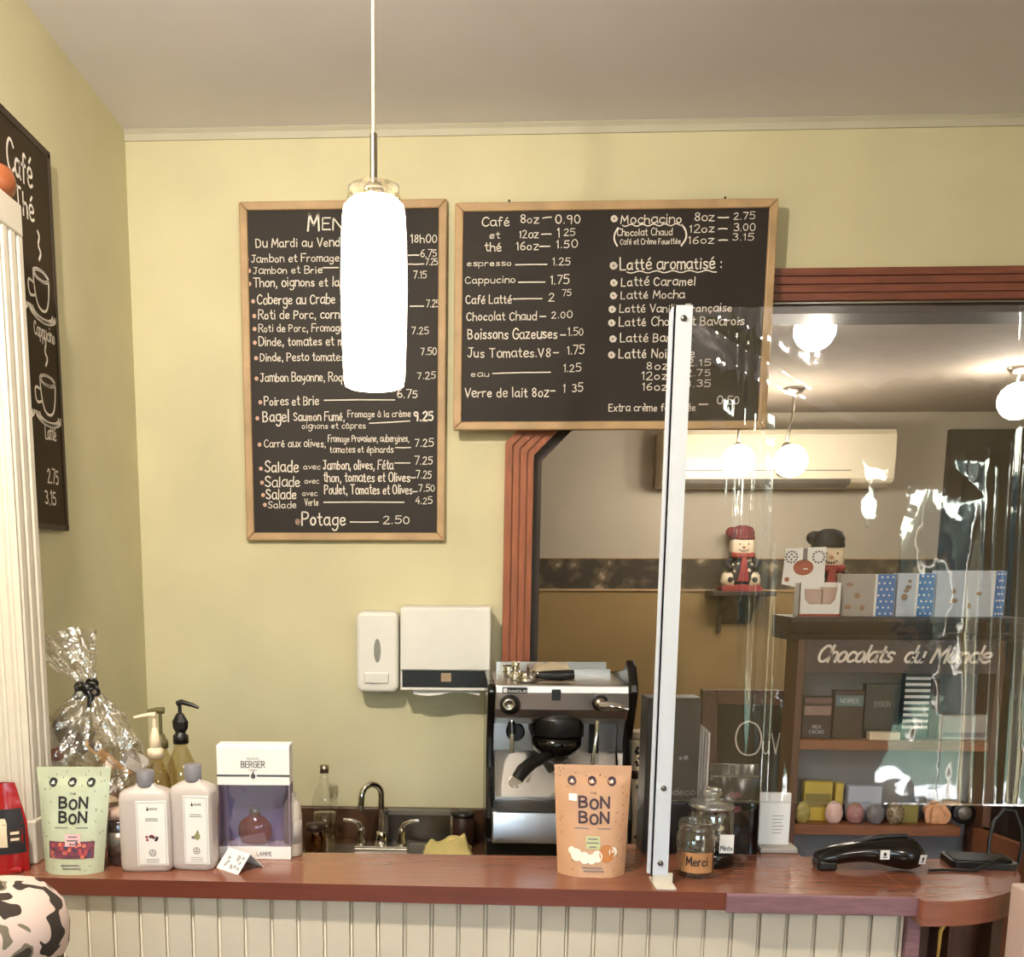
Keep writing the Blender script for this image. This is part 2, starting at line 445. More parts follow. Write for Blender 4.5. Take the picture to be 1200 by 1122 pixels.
g('O', 5.4, '2.7,8 .9,7.2 0,4 .8,.9 2.7,0 4.6,.8 5.4,4 4.6,7.2 2.7,8')
g('P', 4.6, '0,0 0,8;0,8 2.8,8 4.5,7 4.4,5 2.8,3.8 0,3.8')
g('R', 4.8, '0,0 0,8;0,8 2.8,8 4.5,7 4.3,5 2.6,4.1 0,4.1;2,4.1 4.8,0')
g('S', 4.6, '4.5,6.8 3.2,8 1.3,7.8 .2,6.4 .9,4.8 3.4,3.6 4.5,2.2 3.8,.5 2,0 0,1.2')
g('T', 5, '0,8 5,8;2.5,8 2.5,0')
g('U', 5, '0,8 0,2.2 1,.3 2.5,0 4,.3 5,2.2 5,8')
g('V', 5, '0,8 2.5,0;2.5,0 5,8')
g('W', 7, '0,8 1.7,0;1.7,0 3.5,6;3.5,6 5.3,0;5.3,0 7,8')
g('X', 5, '0,8 5,0;5,8 0,0')
g('Y', 5, '0,8 2.5,4;5,8 2.5,4;2.5,4 2.5,0')
g('Z', 4.6, '0,8 4.6,8;4.6,8 0,0;0,0 4.6,0')
g('0', 4.4, '2.2,8 .7,7 0,4 .7,1 2.2,0 3.7,1 4.4,4 3.7,7 2.2,8')
g('1', 1.6, '0,6.4 1.2,8;1.2,8 1.2,0')
g('2', 4.2, '.2,6.4 1.4,8 3.2,7.8 3.9,6.2 3,4 0,0;0,0 4.3,0')
g('3', 4, '.2,7.2 2,8 3.7,7 3.4,5 1.6,4.4 3.6,3.6 4,1.6 2.4,0 0,.8')
g('4', 4.4, '3,8 0,2.8;0,2.8 4.4,2.8;3.2,5 3.2,0')
g('5', 4.2, '4,8 .6,8;.6,8 .3,4.6;.3,4.6 2.4,5.2 4.1,4 4,1.6 2.4,0 0,.8')
g('6', 4.2, '3.6,7.8 1.4,6.4 .1,3.4 .6,.8 2.2,0 3.9,.9 4,3 2.6,4.4 .3,3')
g('7', 4.2, '0,8 4.2,8;4.2,8 1.4,0')
g('8', 4.2, '2.1,8 .4,7 .8,5 3.4,3.6 4,1.6 2.1,0 .2,1.6 .8,3.6 3.4,5 3.8,7 2.1,8')
g('9', 4.2, '4,5.6 2.4,4 .5,5 .4,7 2,8 3.8,7.2 4,5 3.4,0')
g('.', 1, '.4,0 .5,.5')
g(',', 1.2, '.8,.6 .3,-1.4')
g('-', 3.4, '.2,3.6 3.2,3.7')
g(':', 1, '.4,.6 .5,1.1;.4,4 .5,4.5')
g('(', 1.8, '1.8,9 .4,6 .2,2 1.8,-1.6')
g(')', 1.8, '0,9 1.4,6 1.6,2 0,-1.6')
g('/', 3, '0,-1 3,8')
g('@', 8, '4,4.6 3.2,4 3.6,2.8 5,3 5.6,4.4 4.6,6 2.6,5.8 1.8,3.8 2.6,1.6 5,1 7,2.6 7.2,5.4 5.4,7.8 2.6,7.8 .6,6 .4,3 2,.4 5,-.4')
g('*', 4, '2,4.6 1,4.2 .9,2.8 2,2.2 3.1,2.9 3,4.2 2,4.7 .6,4.6;1.5,3 2.6,3.9')
g("'", 1, '.5,8 .4,6.4')
ACC = {'é': ('e', '1.6,6.2 3,7.6'), 'è': ('e', '1.2,7.6 2.6,6.2'), 'à': ('a', '1.2,7.6 2.6,6.2'), 'â': ('a', '.8,6.2 2,7.4 3.2,6.2'), 'ê': ('e', '.8,6.2 2,7.4 3.2,6.2'), 'ç': ('c', '2.4,0 2.6,-1 1.6,-2')}
for k, (b_, st_) in ACC.items():
    G[k] = (G[b_][0], G[b_][1] + [[tuple(float(t) for t in p.split(',')) for p in st_.split()]])

def chaikin(p):
    if len(p) < 3: return p
    for _ in range(2):
        q = [p[0]]
        for a, b in zip(p, p[1:]):
            q.append((a[0] * .75 + b[0] * .25, a[1] * .75 + b[1] * .25)); q.append((a[0] * .25 + b[0] * .75, a[1] * .25 + b[1] * .75))
        q.append(p[-1]); p = q
    return p

def text_width(s, gap): return sum(3.2 if c == ' ' else G[c][0] + gap for c in s) - gap
def write(mb, s, u0, u1, v, h, mf, w=None, m=0, jit=0, slant=0, gap=1.5, rise=0, smooth=True, center=False):
    """single-stroke lettering from u0 to u1 (or natural width) on baseline v, capital height h"""
    k = h / 8
    tw = text_width(s, gap)
    kx = (u1 - u0) / tw if (u1 is not None and not center) else k
    x = u0
    if center: x = u0 - tw * kx / 2
    w = w or h * .11
    X0 = x
    for c in s:
        if c == ' ': x += 3.2 * kx; continue
        gw, sts = G[c]
        sc = 1 + random.uniform(-jit, jit); dv = random.uniform(-jit, jit) * h * .35; sl = slant + random.uniform(-jit, jit) * .5
        for st in sts:
            p = [(x + (a * kx) * sc + b * k * sl, v + dv + b * k * sc + rise * (x - X0)) for a, b in st]
            mb.ribbon(chaikin(p) if smooth else p, w * random.uniform(1 - jit, 1 + jit), mf, m)
        x += (gw + gap) * kx
    return x

# ================================================================== SETTING
XL, XR, YB, YR, ZC = -.985, 4.4, 3.0, -3.2, 2.846
YF, ZBC = 5.5, 2.42
struct(MB().box(XL - .15, XR + .15, YR - .15, YF + .1, FLOOR - .05, FLOOR).build('floor', M_floor))
struct(MB().box(XL - .15, XR + .15, YR - .15, YB, ZC, ZC + .08).build('ceiling', M_ceil))
xl, zc_, xd, zh = .216, 1.933, .653, 2.372
xr = 2.75; xd2 = xr - (xd - xl)
wb = MB()
wb.prism_y([(XL - .15, FLOOR), (xl, FLOOR), (xl, zc_), (xd, zh), (xd, ZC), (XL - .15, ZC)], YB, YB + .12)
wb.prism_y([(xd, zh), (xd2, zh), (xd2, ZC), (xd, ZC)], YB, YB + .12)
wb.prism_y([(xr, FLOOR), (XR + .15, FLOOR), (XR + .15, ZC), (xd2, ZC), (xd2, zh), (xr, zc_)], YB, YB + .12)
struct(wb.build('wall_back', M_wall))
struct(MB().box(XL - .15, XL, YR - .15, YB, FLOOR, ZC).build('wall_left', M_wall))
struct(MB().box(XR, XR + .15, YR - .15, YB, FLOOR, ZC).build('wall_right', M_wall))
# rear wall (behind the camera) with a glazed door-wide window and one added for fill daylight
wr = MB()
wins = [(-.8, 1.2, .7, 2.25), (3.0, 4.3, FLOOR + .02, 2.15)]  # first opening is an unseen window added for fill light
xs = [XL - .15, -.8, 1.2, 3.0, 4.3, XR + .15]
wr.box(xs[0], xs[1], YR - .15, YR, FLOOR, ZC); wr.box(xs[2], xs[3], YR - .15, YR, FLOOR, ZC); wr.box(xs[4], xs[5], YR - .15, YR, FLOOR, ZC)
for (a, b, c, d) in wins:
    wr.box(a, b, YR - .15, YR, d, ZC)
    wr.box(a, b, YR - .15, YR, FLOOR, c)
struct(wr.build('wall_rear', M_wall))
for i, (a, b, c, d) in enumerate(wins):
    w = thing('window_%d' % (i + 1), 'white framed window in the rear wall', 'window'); struct(w); w.location = (0, YR - .06, 0)
    del w['label']; del w['category']
    f = MB()
    t = .055
    f.box(a, a + t, -.04, .04, c, d); f.box(b - t, b, -.04, .04, c, d); f.box(a, b, -.04, .04, d - t, d); f.box(a, b, -.04, .04, c, c + t)
    n = 2
    for k in range(1, n):
        x = a + (b - a) * k / n; f.box(x - .03, x + .03, -.03, .03, c, d)
    f.box(a, b, -.025, .025, 1.24, 1.28)
    f.build('window_frame', M_whitepaint, w)
    MB().box(a + .01, b - .01, -.004, .004, c + .01, d - .01).build('window_pane', M_pane, w)

# crown strip
cr = MB()
cr.prism_x([(YB, ZC), (YB - .012, ZC), (YB - .014, ZC - .004), (YB - .006, ZC - .012), (YB - .006, ZC - .03), (YB, ZC - .03)], XL, XR)
struct(cr.build('trim_1', M_crown))

# casing round the opening: four stepped strips
OX = .131; OXR = xr + .085
def path_at(d):
    L = [(OX + d, FLOOR), (OX + d, OX + d + 1.83 - 1.414 * d), (2.44 - d - 1.83 + 1.414 * d, 2.44 - d)]
    R_ = [(OX + OXR - x, z) for x, z in L][::-1]
    return L + R_
def casing_strip(mb, d0, d1, y0, m_side, m_head):
    a, b = path_at(d0), path_at(d1)
    for i in range(len(a) - 1):
        q = [a[i], a[i + 1], b[i + 1], b[i]]
        mb.prism_y(q, y0, YB, m_head if i == 2 else m_side)
cs = MB()
for d0, d1, th in ((0, .02, .03), (.02, .024, .02), (.024, .042, .028), (.042, .046, .019), (.046, .064, .025), (.064, .068, .016), (.068, .085, .02)):
    casing_strip(cs, d0, d1, YB - th, 0, 1)
struct(cs.build('trim_2', [M_oak, M_oakh]))
ln = MB()
a, b = path_at(.0845), path_at(.112)
for i in range(len(a) - 1):
    ln.prism_y([a[i], a[i + 1], b[i + 1], b[i]], YB + .02, YB + .16)
struct(ln.build('trim_3', M_dark))  # shaded reveal of the opening, its shade painted as dark brown

# back room
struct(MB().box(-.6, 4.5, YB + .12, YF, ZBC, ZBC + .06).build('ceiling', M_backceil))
zb0, zb1 = 1.475, 1.64
wf = MB()
wf.box(-.6, 4.5, YF, YF + .1, FLOOR, zb0, 0); wf.box(-.6, 4.5, YF, YF + .1, zb0, zb1, 1); wf.box(-.6, 4.5, YF, YF + .1, zb1, ZBC + .06, 2)
struct(wf.build('wall_far', [M_backtan, M_border, M_backgrey]))
struct(MB().box(-.6, 4.5, YF - .012, YF, zb0 - .012, zb0).box(-.6, 4.5, YF - .006, YF, zb1, zb1 + .006).build('trim_4', M_pine))
ws = MB(); ws.box(-.7, -.6, YB + .12, YF, FLOOR, zb0, 0); ws.box(-.7, -.6, YB + .12, YF, zb0, ZBC, 1)
struct(ws.build('wall_side', [M_backtan, M_backgrey]))
ws = MB(); ws.box(4.5, 4.6, YB + .12, YF, FLOOR, zb0, 0); ws.box(4.5, 4.6, YB + .12, YF, zb0, ZBC, 1)
struct(ws.build('wall_side', [M_backtan, M_backgrey]))
# dark doorway in the far wall
dx0 = W(1116, 503, YF - .05).x; dz1 = W(1116, 503, YF - .05).z
dr = thing('door_1', '', '', (0, YF - .03, 0)); del dr['label']; del dr['category']; struct(dr)
MB().box(dx0, dx0 + .95, -.012, .03, FLOOR, dz1).build('door_panel', M_brick, dr)
MB().box(dx0 + .02, dx0 + .46, -.02, -.0, FLOOR + .15, 1.0).box(dx0 + .5, dx0 + .93, -.02, 0, FLOOR + .15, 1.0).box(dx0 + .08, dx0 + .87, -.02, 0, 1.1, dz1 - .12).build('door_moulding', M_dark, dr)

# outdoors seen through the windows and mirrored in the film
struct(MB().box(-14, 18, -24, YR - .15, FLOOR - .2, FLOOR - .12).build('ground', M_lawn))
struct(MB().box(-14, 18, -4.75, -3.5, FLOOR - .12, FLOOR - .1).build('path', M_walk))
hb = MB()
for k in range(26):
    x = -13 + k * 1.22
    hb.ball((x, -13.5 + random.uniform(-.6, .6), .9), 1.0, .8, random.uniform(1.3, 2.4), 0, 10, 7)
h = hb.build('hedge', M_leaf); h['kind'] = 'stuff'
tag(h, 'leafy green hedge beyond the lawn outside the rear windows', 'hedge')

# ================================================================== CHALKBOARDS
def chalkboard(name, label, x0, x1, z0, z1, yf, fw, th, slate=M_slate):
    t = thing(name, label, 'chalkboard', ((x0 + x1) / 2, YB, z0))
    w, h = (x1 - x0) / 2, z1 - z0
    y0 = yf - YB; y1 = y0 + th
    fr = MB()
    for q in ([(-w, 0), (w, 0), (w - fw, fw), (-w + fw, fw)], [(w, 0), (w, h), (w - fw, h - fw), (w - fw, fw)],
              [(w, h), (-w, h), (-w + fw, h - fw), (w - fw, h - fw)], [(-w, h), (-w, 0), (-w + fw, fw), (-w + fw, h - fw)]):
        fr.prism_y(q, y0, y1)
    fr.build('frame', M_pine, t, bevel=.004)
    MB().box(-w + fw * .8, w - fw * .8, y0 + .008, y1, fw * .8, h - fw * .8).build('slate', slate, t)
    return t, y0 + .0072
def board_map(x0p, x1p, y0p, y1p, w, h, yloc):
    """photo-scale board layout -> local metres on the slate"""
    kx, ky = w / (x1p - x0p), h / (y1p - y0p)
    def f(px, py): return ((px - x0p) * kx - w / 2, (y1p - py) * ky)
    return f, kx, ky

# --- menu board
a, b = W(280, 236, 2.975), W(523, 634, 2.975)
mt, yl = chalkboard('menu_chalkboard', 'tall wood-framed chalkboard with the sandwich and salad menu', W(284, 430, 2.975).x, W(522.5, 430, 2.975).x, b.z, a.z, 2.975, .024, .022)
bw, bh = W(522.5, 430, 2.975).x - W(284, 430, 2.975).x, a.z - b.z
f_, kx, ky = board_map(281, 522.5, 236, 634, bw, bh, yl)
tx = MB()
mf = lambda u, v: (u, yl, v)
random.seed(11)
def L(s, xa, xb, base, h, m=0, wk=.112, gap=1.5, slope=0.0):
    u0, v = f_(xa, base); u1 = f_(xb, base)[0]
    write(tx, s, u0, u1, v, h * ky, mf, h * ky * wk, m, jit=.1, gap=gap, rise=-slope)
def dash(xa, xb, y, y2=None, w=1.3):
    p, q = f_(xa, y), f_(xb, y if y2 is None else y2)
    tx.ribbon([p, ((p[0] + q[0]) / 2, (p[1] + q[1]) / 2 + random.uniform(-.001, .001)), q], w * ky, mf)
def bullet(x, y, r=2.6):
    u, v = f_(x, y)
    tx.disc(u, v, r * ky * .95, r * ky, mf, 1, 9)
L('M', 361, 374, 269, 19); L('ENU', 378, 415, 268, 13)
L('Du Mardi au Vendredi', 300, 420, 287, 10); L('18h00', 481, 511, 284, 9)
rows = [('Jambon et Fromage', 294, 397, 304, 8.5), ('Jambon et Brie', 296, 377, 317, 8), ('Thon, oignons et laitue', 296, 418, 332, 10),
        ('Coberge au Crabe', 300, 392, 352, 11), ('Roti de Porc, cornichon', 301, 424, 369, 10), ('Roti de Porc, Fromage', 301, 402, 384, 8.5),
        ('Dinde, tomates et mayo', 301, 420, 400, 10), ('Dinde, Pesto tomates', 302, 402, 418, 9), ('Jambon Bayonne, Roquette', 302, 424, 442, 10),
        ('Poires et Brie', 306, 371, 470, 10)]
for s, xa, xb, yb, hh in rows:
    L(s, xa, xb, yb, hh); bullet(xa - 5, yb - 3.5)
for s, xa, xb, yb, hh in (('6.75', 492, 511, 300, 8), ('7.25', 498, 512, 309, 7), ('7.15', 484, 499, 324, 8), ('7.25', 499, 514, 357, 8), ('7.25', 482, 502, 388, 8),
                          ('7.50', 493, 511, 412, 8), ('7.25', 489, 510, 440, 8), ('6.75', 465, 489, 462, 9)):
    L(s, xa, xb, yb, hh)
dash(478, 490, 298); dash(478, 496, 308); dash(480, 496, 356); dash(378, 462, 464.5)
dash(378, 396, 311)
for y in (489.5,): L('Bagel', 304, 335, y, 13); L('Saumon Fumé,', 341, 402, y - 1, 10); L('Fromage à la crème', 406, 481, y - 5, 8); bullet(297, y - 4)
L('9.25', 485, 508, 489, 11, wk=.17); L('oignons et câpres', 351, 427, 498, 7); dash(432, 480, 492, 489.5)
L('Carré aux olives,', 305, 379, 520, 9); bullet(299, 517); L('Fromage Provolone, aubergines,', 382, 479, 514, 8); L('tomates et épinards', 384, 460, 527, 8)
dash(463, 481, 521); L('7.25', 486, 508, 520, 9)
L('Salade', 305, 345, 550, 13); L('avec', 352, 372, 547, 6.5); L('Jambon, olives, Féta', 376, 460, 547, 11); dash(462, 480, 539.5); L('7.25', 486, 507, 541, 9); bullet(300, 546)
L('Salade', 305, 347, 568, 12); L('avec', 353, 370, 564, 6.5); L('thon, tomates et Olives', 376, 480, 562, 11); dash(481, 487, 557); L('7.25', 488, 506, 558, 9); bullet(301, 563)
L('Salade', 306, 342, 583, 12); L('avec', 350, 368, 579, 6.5); L('Poulet, Tomates et Olives', 377, 483, 577, 11); dash(484, 489, 574); L('7.50', 491, 510, 574, 8); bullet(302, 578)
L('Salade', 308, 342, 594, 8); L('Verte', 353, 369, 591, 8); dash(376, 473, 587); L('4.25', 487, 507, 589, 8); bullet(304, 590)
L('Potage', 349, 402, 615, 16); dash(408, 442, 611); L('2.50', 448, 480, 613, 9)
u, v = f_(344, 611); write(tx, '@', u - .008, u + .008, v - .008, .017, mf, .0016, 1)
tx.build('chalk_writing', [M_chalk, M_chalkpink], mt)

# --- drinks board
YD = 2.925
x0p, x1p, y0p, y1p = 532, 906, 235, 504.5
bx0, bx1 = W(532, 380, YD).x, W(905, 380, YD).x
bz1, bz0 = W(720, 234.5, YD).z, W(720, 503.5, YD).z
dt, yl2 = chalkboard('drinks_chalkboard', 'wide wood-framed chalkboard listing coffees and lattes with prices', bx0, bx1, bz0, bz1, YD, .024, .022)
for px in (597, 851):
    xx = W(px, 233, YD).x - (bx0 + bx1) / 2
    MB().tube([(xx, YD + .011 - YB, bz1 - bz0 - .004), (xx, YD + .011 - YB, bz1 - bz0 + .008)], .003, 6).build('hook', M_dark, dt)
MB().box(-.4, .4, YD + .02 - YB, -.031, .02, .06).build('hanging_cleat', M_dark, dt)
f_, kx, ky = board_map(532, 906, 235, 504.5, bx1 - bx0, bz1 - bz0, yl2)
yl = yl2
tx = MB(); random.seed(5)
L('Café', 564, 596, 262, 10); L('8oz', 609, 630, 259, 9); dash(635, 645, 253.5, 252.5); L('0.90', 650, 679, 260, 10)
L('et', 573, 585, 276, 8); L('12oz', 608, 630, 276, 9); dash(634, 645, 272); L('1', 653, 655, 276, 10); L('25', 660, 673, 274, 8)
L('thé', 568, 587, 291, 10); L('16oz', 605, 630, 290, 9); dash(632, 644, 286); L('1.50', 652, 676, 288, 9)
L('espresso', 547, 599, 308, 6.5); dash(604, 641, 307); L('1.25', 648, 668, 308, 8)
L('Cappucino', 545, 604, 328, 8); dash(608, 639, 327.5); L('1.75', 646, 667, 330, 10)
L('Café Latté', 546, 600, 352, 10); dash(602, 636, 347); L('2', 644, 650, 350, 9); L('75', 660, 670, 344, 7)
L('Chocolat Chaud', 547, 630, 372, 10); dash(634, 641, 368); L('2.00', 648, 672, 370, 8)
L('Boissons Gazeuses', 549, 655, 394, 12); dash(659, 665, 390); L('1.50', 668, 686, 391, 9)
L('Jus Tomates.V8', 549, 648, 416, 11); dash(651, 657, 411); L('1.75', 668, 687, 413, 10)
L('eau', 553, 575, 439, 7); dash(579, 648, 435.5, 434.5); L('1.25', 664, 684, 434, 9)
L('Verre de lait 8oz', 546, 646, 464, 11); dash(649, 654, 457); L('1', 664, 666, 459, 10); L('35', 675, 687, 458, 10)
u, v = f_(713, 261)
def spiral(x, y, r):
    u, v = f_(x, y)
    p = [(u + r * ky * (.25 + .75 * t / 20) * math.cos(.95 * t), v + r * ky * (.25 + .75 * t / 20) * math.sin(.95 * t)) for t in range(21)]
    tx.ribbon(p, .75 * ky, mf)
spiral(718, 255, 4.5); L('Mochacino', 726, 796, 261, 10)
def wavy(xa, xb, y, amp=1.3):
    n = 24
    tx.ribbon([f_(xa + (xb - xa) * k / n, y + amp * math.sin(k * 1.4)) for k in range(n + 1)], 1.2 * ky, mf)
wavy(728, 798, 263)
L('8oz', 811, 833, 259, 9); dash(838, 850, 255.5); L('2.75', 856, 880, 258, 8)
L('(', 718, 723, 283, 17); L('Chocolat Chaud', 722, 786, 275, 8); L('Café et Crème Fouettée', 726, 796, 285, 6.5); L(')', 797, 803, 283, 17)
L('12oz', 806, 834, 272, 8.5); dash(839, 849, 268.5); L('3.00', 857, 881, 271, 8)
L('16oz', 805, 834, 285, 8.5); dash(840, 850, 281.5); L('3.15', 856, 880, 282, 8)
spiral(719, 309, 5); L('Latté aromatisé :', 727, 845, 314, 13); wavy(735, 839, 317)
for s, xa, xb, yb, hh in (('Latté Caramel', 729, 815, 333, 10), ('Latté Mocha', 729, 803, 348, 9), ('Latté Vanille Française', 728, 859, 364, 9),
                          ('Latté Chocolat Bavarois', 728, 874, 380, 10), ('Latté Banane', 730, 812, 399, 10), ('Latté Noisette', 729, 818, 418, 11)):
    L(s, xa, xb, yb, hh); spiral(xa - 9, yb - 4, 4.6)
for s, a_, p_, yb in (('8oz', 762, '2.15', 432), ('12oz', 757, '2.75', 444), ('16oz', 758, '3.35', 457)):
    L(s, a_, 787, yb, 9); L(p_, 809, 838, yb - 4, 8)
L('Extra crème fouettée', 719, 822, 482, 9); dash(826, 836, 474); L('0.50', 847, 873, 474, 9)
tx.build('chalk_writing', M_chalk, dt)

# --- board on the left wall
lb = thing('chalkboard', 'dark narrow chalkboard on the left wall with drawn coffee cups', 'chalkboard', (XL + .003, 2.09, 1.69))
LH = 2.535 - 1.69
MB().box(0, .018, -.29, .288, 0, LH).build('slate', M_slate2, lb)
fr = MB()
for yy in (-.298, .284): fr.box(0, .02, yy, yy + .014, -.006, LH + .006)
fr.box(0, .02, -.298, .298, -.008, .004).box(0, .02, -.298, .298, LH - .004, LH + .012)
fr.build('edge_band', M_dark, lb)
tx = MB(); mfl = lambda u, v: (.0188, u, v)
random.seed(3)
def cup(cu, cv, s):
    pts = [(-.5, .5), (-.45, 0), (-.25, -.4), (.25, -.4), (.45, 0), (.5, .5)]
    tx.ribbon(chaikin([(cu + a * s, cv + b * s) for a, b in pts]), .006, mfl)
    tx.ring(cu, cv + .5 * s, .0, .001, mfl)
    n = 24
    for rr in (.5, .42):
        tx.ribbon([(cu + rr * s * math.cos(2 * PI * k / n), cv + .5 * s + rr * .28 * s * math.sin(2 * PI * k / n)) for k in range(n + 1)], .005, mfl)
    tx.ribbon(chaikin([(cu - .5 * s, cv + .2 * s), (cu - .85 * s, cv + .25 * s), (cu - .8 * s, cv - .2 * s), (cu - .42 * s, cv - .1 * s)]), .006, mfl)
    for k, rr in enumerate((.62, .75, .86)):
        tx.ribbon([(cu + rr * s * math.cos(a), cv - .42 * s + rr * .32 * s * math.sin(a)) for a in [PI + PI * j / 14 for j in range(15)]], .006, mfl)
    tx.ribbon(chaikin([(cu - .05 * s, cv + .9 * s), (cu + .1 * s, cv + 1.1 * s), (cu - .1 * s, cv + 1.25 * s), (cu + .05 * s, cv + 1.5 * s), (cu - .06 * s, cv + 1.6 * s)]), .007, mfl)
cup(.212, .52, .085); cup(.218, .29, .085); cup(.06, .52, .085); cup(.065, .29, .085)
write(tx, 'Cappucino', .16, .27, .425, .03, mfl, .004, 0, .1); write(tx, 'Latté', .19, .25, .2, .03, mfl, .004, 0, .1)
write(tx, 'Café', .07, .19, .74, .06, mfl, .007, 0, .1); write(tx, 'Thé', .1, .19, .67, .05, mfl, .006, 0, .1)
write(tx, '2.75', .19, .25, .1, .03, mfl, .004, 0, .1); write(tx, '3.15', .17, .23, .05, .03, mfl, .004, 0, .1)
for vv in (.65, .635): tx.ribbon(chaikin([(-.04, vv), (.0, vv + .02), (.06, vv - .01), (.12, vv + .02)]), .006, mfl)
tx.build('chalk_drawing', M_chalk, lb)

# ================================================================== PENDANT LAMP
p0 = W(438, 240, 1.85); pz0 = W(438, 455, 1.85).z; pz1 = p0.z
pl = thing('pendant_lamp', 'lit white cylinder pendant lamp hanging over the wooden bar', 'lamp', (p0.x, 1.85, pz0))
hL = pz1 - pz0
prof = [(.046, 0), (.054, .004), (.0565, .02), (.059, hL * .3), (.0605, hL * .55), (.059, hL * .8), (.0565, hL - .02), (.054, hL - .004), (.044, hL)]
MB().lathe(prof, 40, 0).build('lamp_shade', M_shade, pl)
MB().lathe([(.047, hL + .004), (.048, hL + .008), (.047, hL + .028), (.042, hL + .03)], 32, 0).build('glass_collar', clear('collar_glass', (.93, .88, .78), .05, 1.6, .08), pl)
MB().lathe([(.018, hL - .002), (.02, hL + .02), (.014, hL + .034), (.007, hL + .036)], 24, 0).build('socket_cap', M_chrome, pl)
MB().tube([(0, 0, hL + .03), (0, 0, W(440, 157, 1.85).z - pz0)], .0065, 14).build('stem', M_nickel, pl)
MB().tube([(0, 0, W(440, 157, 1.85).z - pz0 - .01), (0, 0, ZC - pz0 - .012)], .0032, 8).build('cord', M_crown, pl)
MB().lathe([(.055, ZC - pz0 - .001), (.055, ZC - pz0 - .012), (.03, ZC - pz0 - .03), (.005, ZC - pz0 - .034)][::-1], 28, 0).build('ceiling_rose', M_nickel, pl)
lamp_light('pendant_light', 'POINT', (0, 0, hL * .5), 4, WARM, pl, .12)

# ================================================================== SPOTLIGHTS
def spot_fixture(label, bulb, ceil_z, aim, power, group, matb, r=.032, light=True):
    d = (Vector(aim) - Vector(bulb)).normalized()
    t = thing('ceiling_spotlight', label, 'spotlight', (bulb[0], bulb[1], ceil_z), group=group)
    bl = Vector((0, 0, bulb[2] - ceil_z))
    back = bl - d * .085
    MB().lathe([(.004, -.03), (.03, -.028), (.05, -.006), (.05, -.0005)], 24, 0).build('ceiling_plate', M_nickel, t)
    MB().tube([(0, 0, -.02), (0, 0, back.z * .5), tuple(back)], .007, 8).build('arm', M_nickel, t)
    q = d.to_track_quat('Z', 'Y').to_matrix().to_4x4()
    MB().lathe([(.012, -.09), (.024, -.075), (.03, -.05), (r * .7, -.03), (r * .8, -.012), (r * .74, -.012), (r * .6, -.03)], 24, 0, (0, 0, 0), True, tr(*bl) @ q).build('shade', M_nickel, t)
    MB().ball((0, 0, 0), r, r, r, 0, 16, 10).build('bulb', matb, t, loc=tuple(bl + d * .012))
    if light: lamp_light('spot_light', 'SPOT', tuple(bl + d * .06), power, WARM, t, .04, None, math.radians(140), .8).rotation_euler = d.to_track_quat('-Z', 'Y').to_euler()
    return t
bgroup = None
s1 = W(955, 370, 3.35); s1 = (s1.x, 3.35, min(s1.z, ZBC - .06))
s2 = W(1192, 468, 4.3)
s3, s4 = W(865, 538, 4.75), W(926, 538, 4.75)
spot_fixture('largest bright spotlight just behind the wooden opening header', s1, ZBC, (s1[0] - .1, 2.4, 1.9), 14, None, M_bulb, .065)
spot_fixture('bright back room spotlight by the dark door at right', tuple(s2), ZBC, (s2.x - .3, 3.4, 1.2), 14, None, M_bulb, .075)
spot_fixture('lit spotlight before the wall air conditioner, nearer the metal post', tuple(s3), ZBC, (s3.x - .1, 4.2, 1.2), 12, None, M_bulb, .075)
spot_fixture('lit spotlight before the air conditioner above its oval mark', tuple(s4), ZBC, (s4.x + .1, 4.2, 1.2), 12, None, M_bulb, .075)
def mirrored(px, py, z, yf=1.83):
    p = WZ(px, py, z); return (p.x, 2 * yf - p.y, z)
fa = mirrored(880, 412, 2.66); fb = mirrored(922, 402, 2.66)
for i, (p, aim, pw) in enumerate(((fa, (.2, 2.8, 1.2), 35), (fb, (1.6, 2.9, 1.4), 25), ((-.62, .85, 2.66), (-.2, 2.85, 1.2), 135))):
    spot_fixture(('ceiling spotlight behind the viewer mirrored in the film over the drinks board', 'ceiling spotlight behind the viewer mirrored beside the drinks board edge', 'ceiling spotlight behind the viewer towards the left wall')[i], p, ZC, aim, pw, None, M_bulb2, .03)

# ================================================================== BAR
def yfr(x): return 1.776 - .0139 * (x + .887)
bar = thing('bar_counter', 'long wooden topped bar with white beadboard front and rounded end', 'bar counter', (0, 1.9, FLOOR))
def rel(p): return (p[0], p[1] - 1.9)
top = MB()
tz0, tz1 = .966 - FLOOR, BAR - FLOOR
outline = [(XL + .002, yfr(XL)), (.845, yfr(.845)), (.845, 1.995), (.72, 1.995), (.72, 2.07), (.33, 2.07), (.33, 1.972), (-.46, 1.968), (-.46, 2.33), (XL + .002, 2.33)]
top.prism_z([rel(p) for p in outline], tz0, tz1, 0, 1)
top.build('bar_top', [M_bartop, M_baredge], bar, bevel=.004)
lobe = [(.846, 1.995), (.846, 1.73)]
a0, a1 = math.atan2(1.73 - 2.0, .846 - .86), math.atan2(1.995 - 2.0, .27)
lobe = [(.86 + .27 * math.cos(t), 2.0 + .27 * math.sin(t)) for t in [a0 + (a1 - a0) * k / 28 for k in range(29)]] + [(.846, 1.995)]
MB().prism_z([rel(p) for p in lobe], .952 - FLOOR, tz1 - .0002, 0, 1).build('rounded_end', [M_bartop, mat('lobe_edge_wood', (136, 80, 60), .3, var=.15, scale=7, stretch=(2, 2, 16), coat=.2)], bar, bevel=.004)
pn = MB()
pt_ = .052; x = XL + .004
yb0 = yfr(0) + .03 - 1.9
pn.box(XL + .002, .845, yb0 + .012, yb0 + .03, 0, tz0)
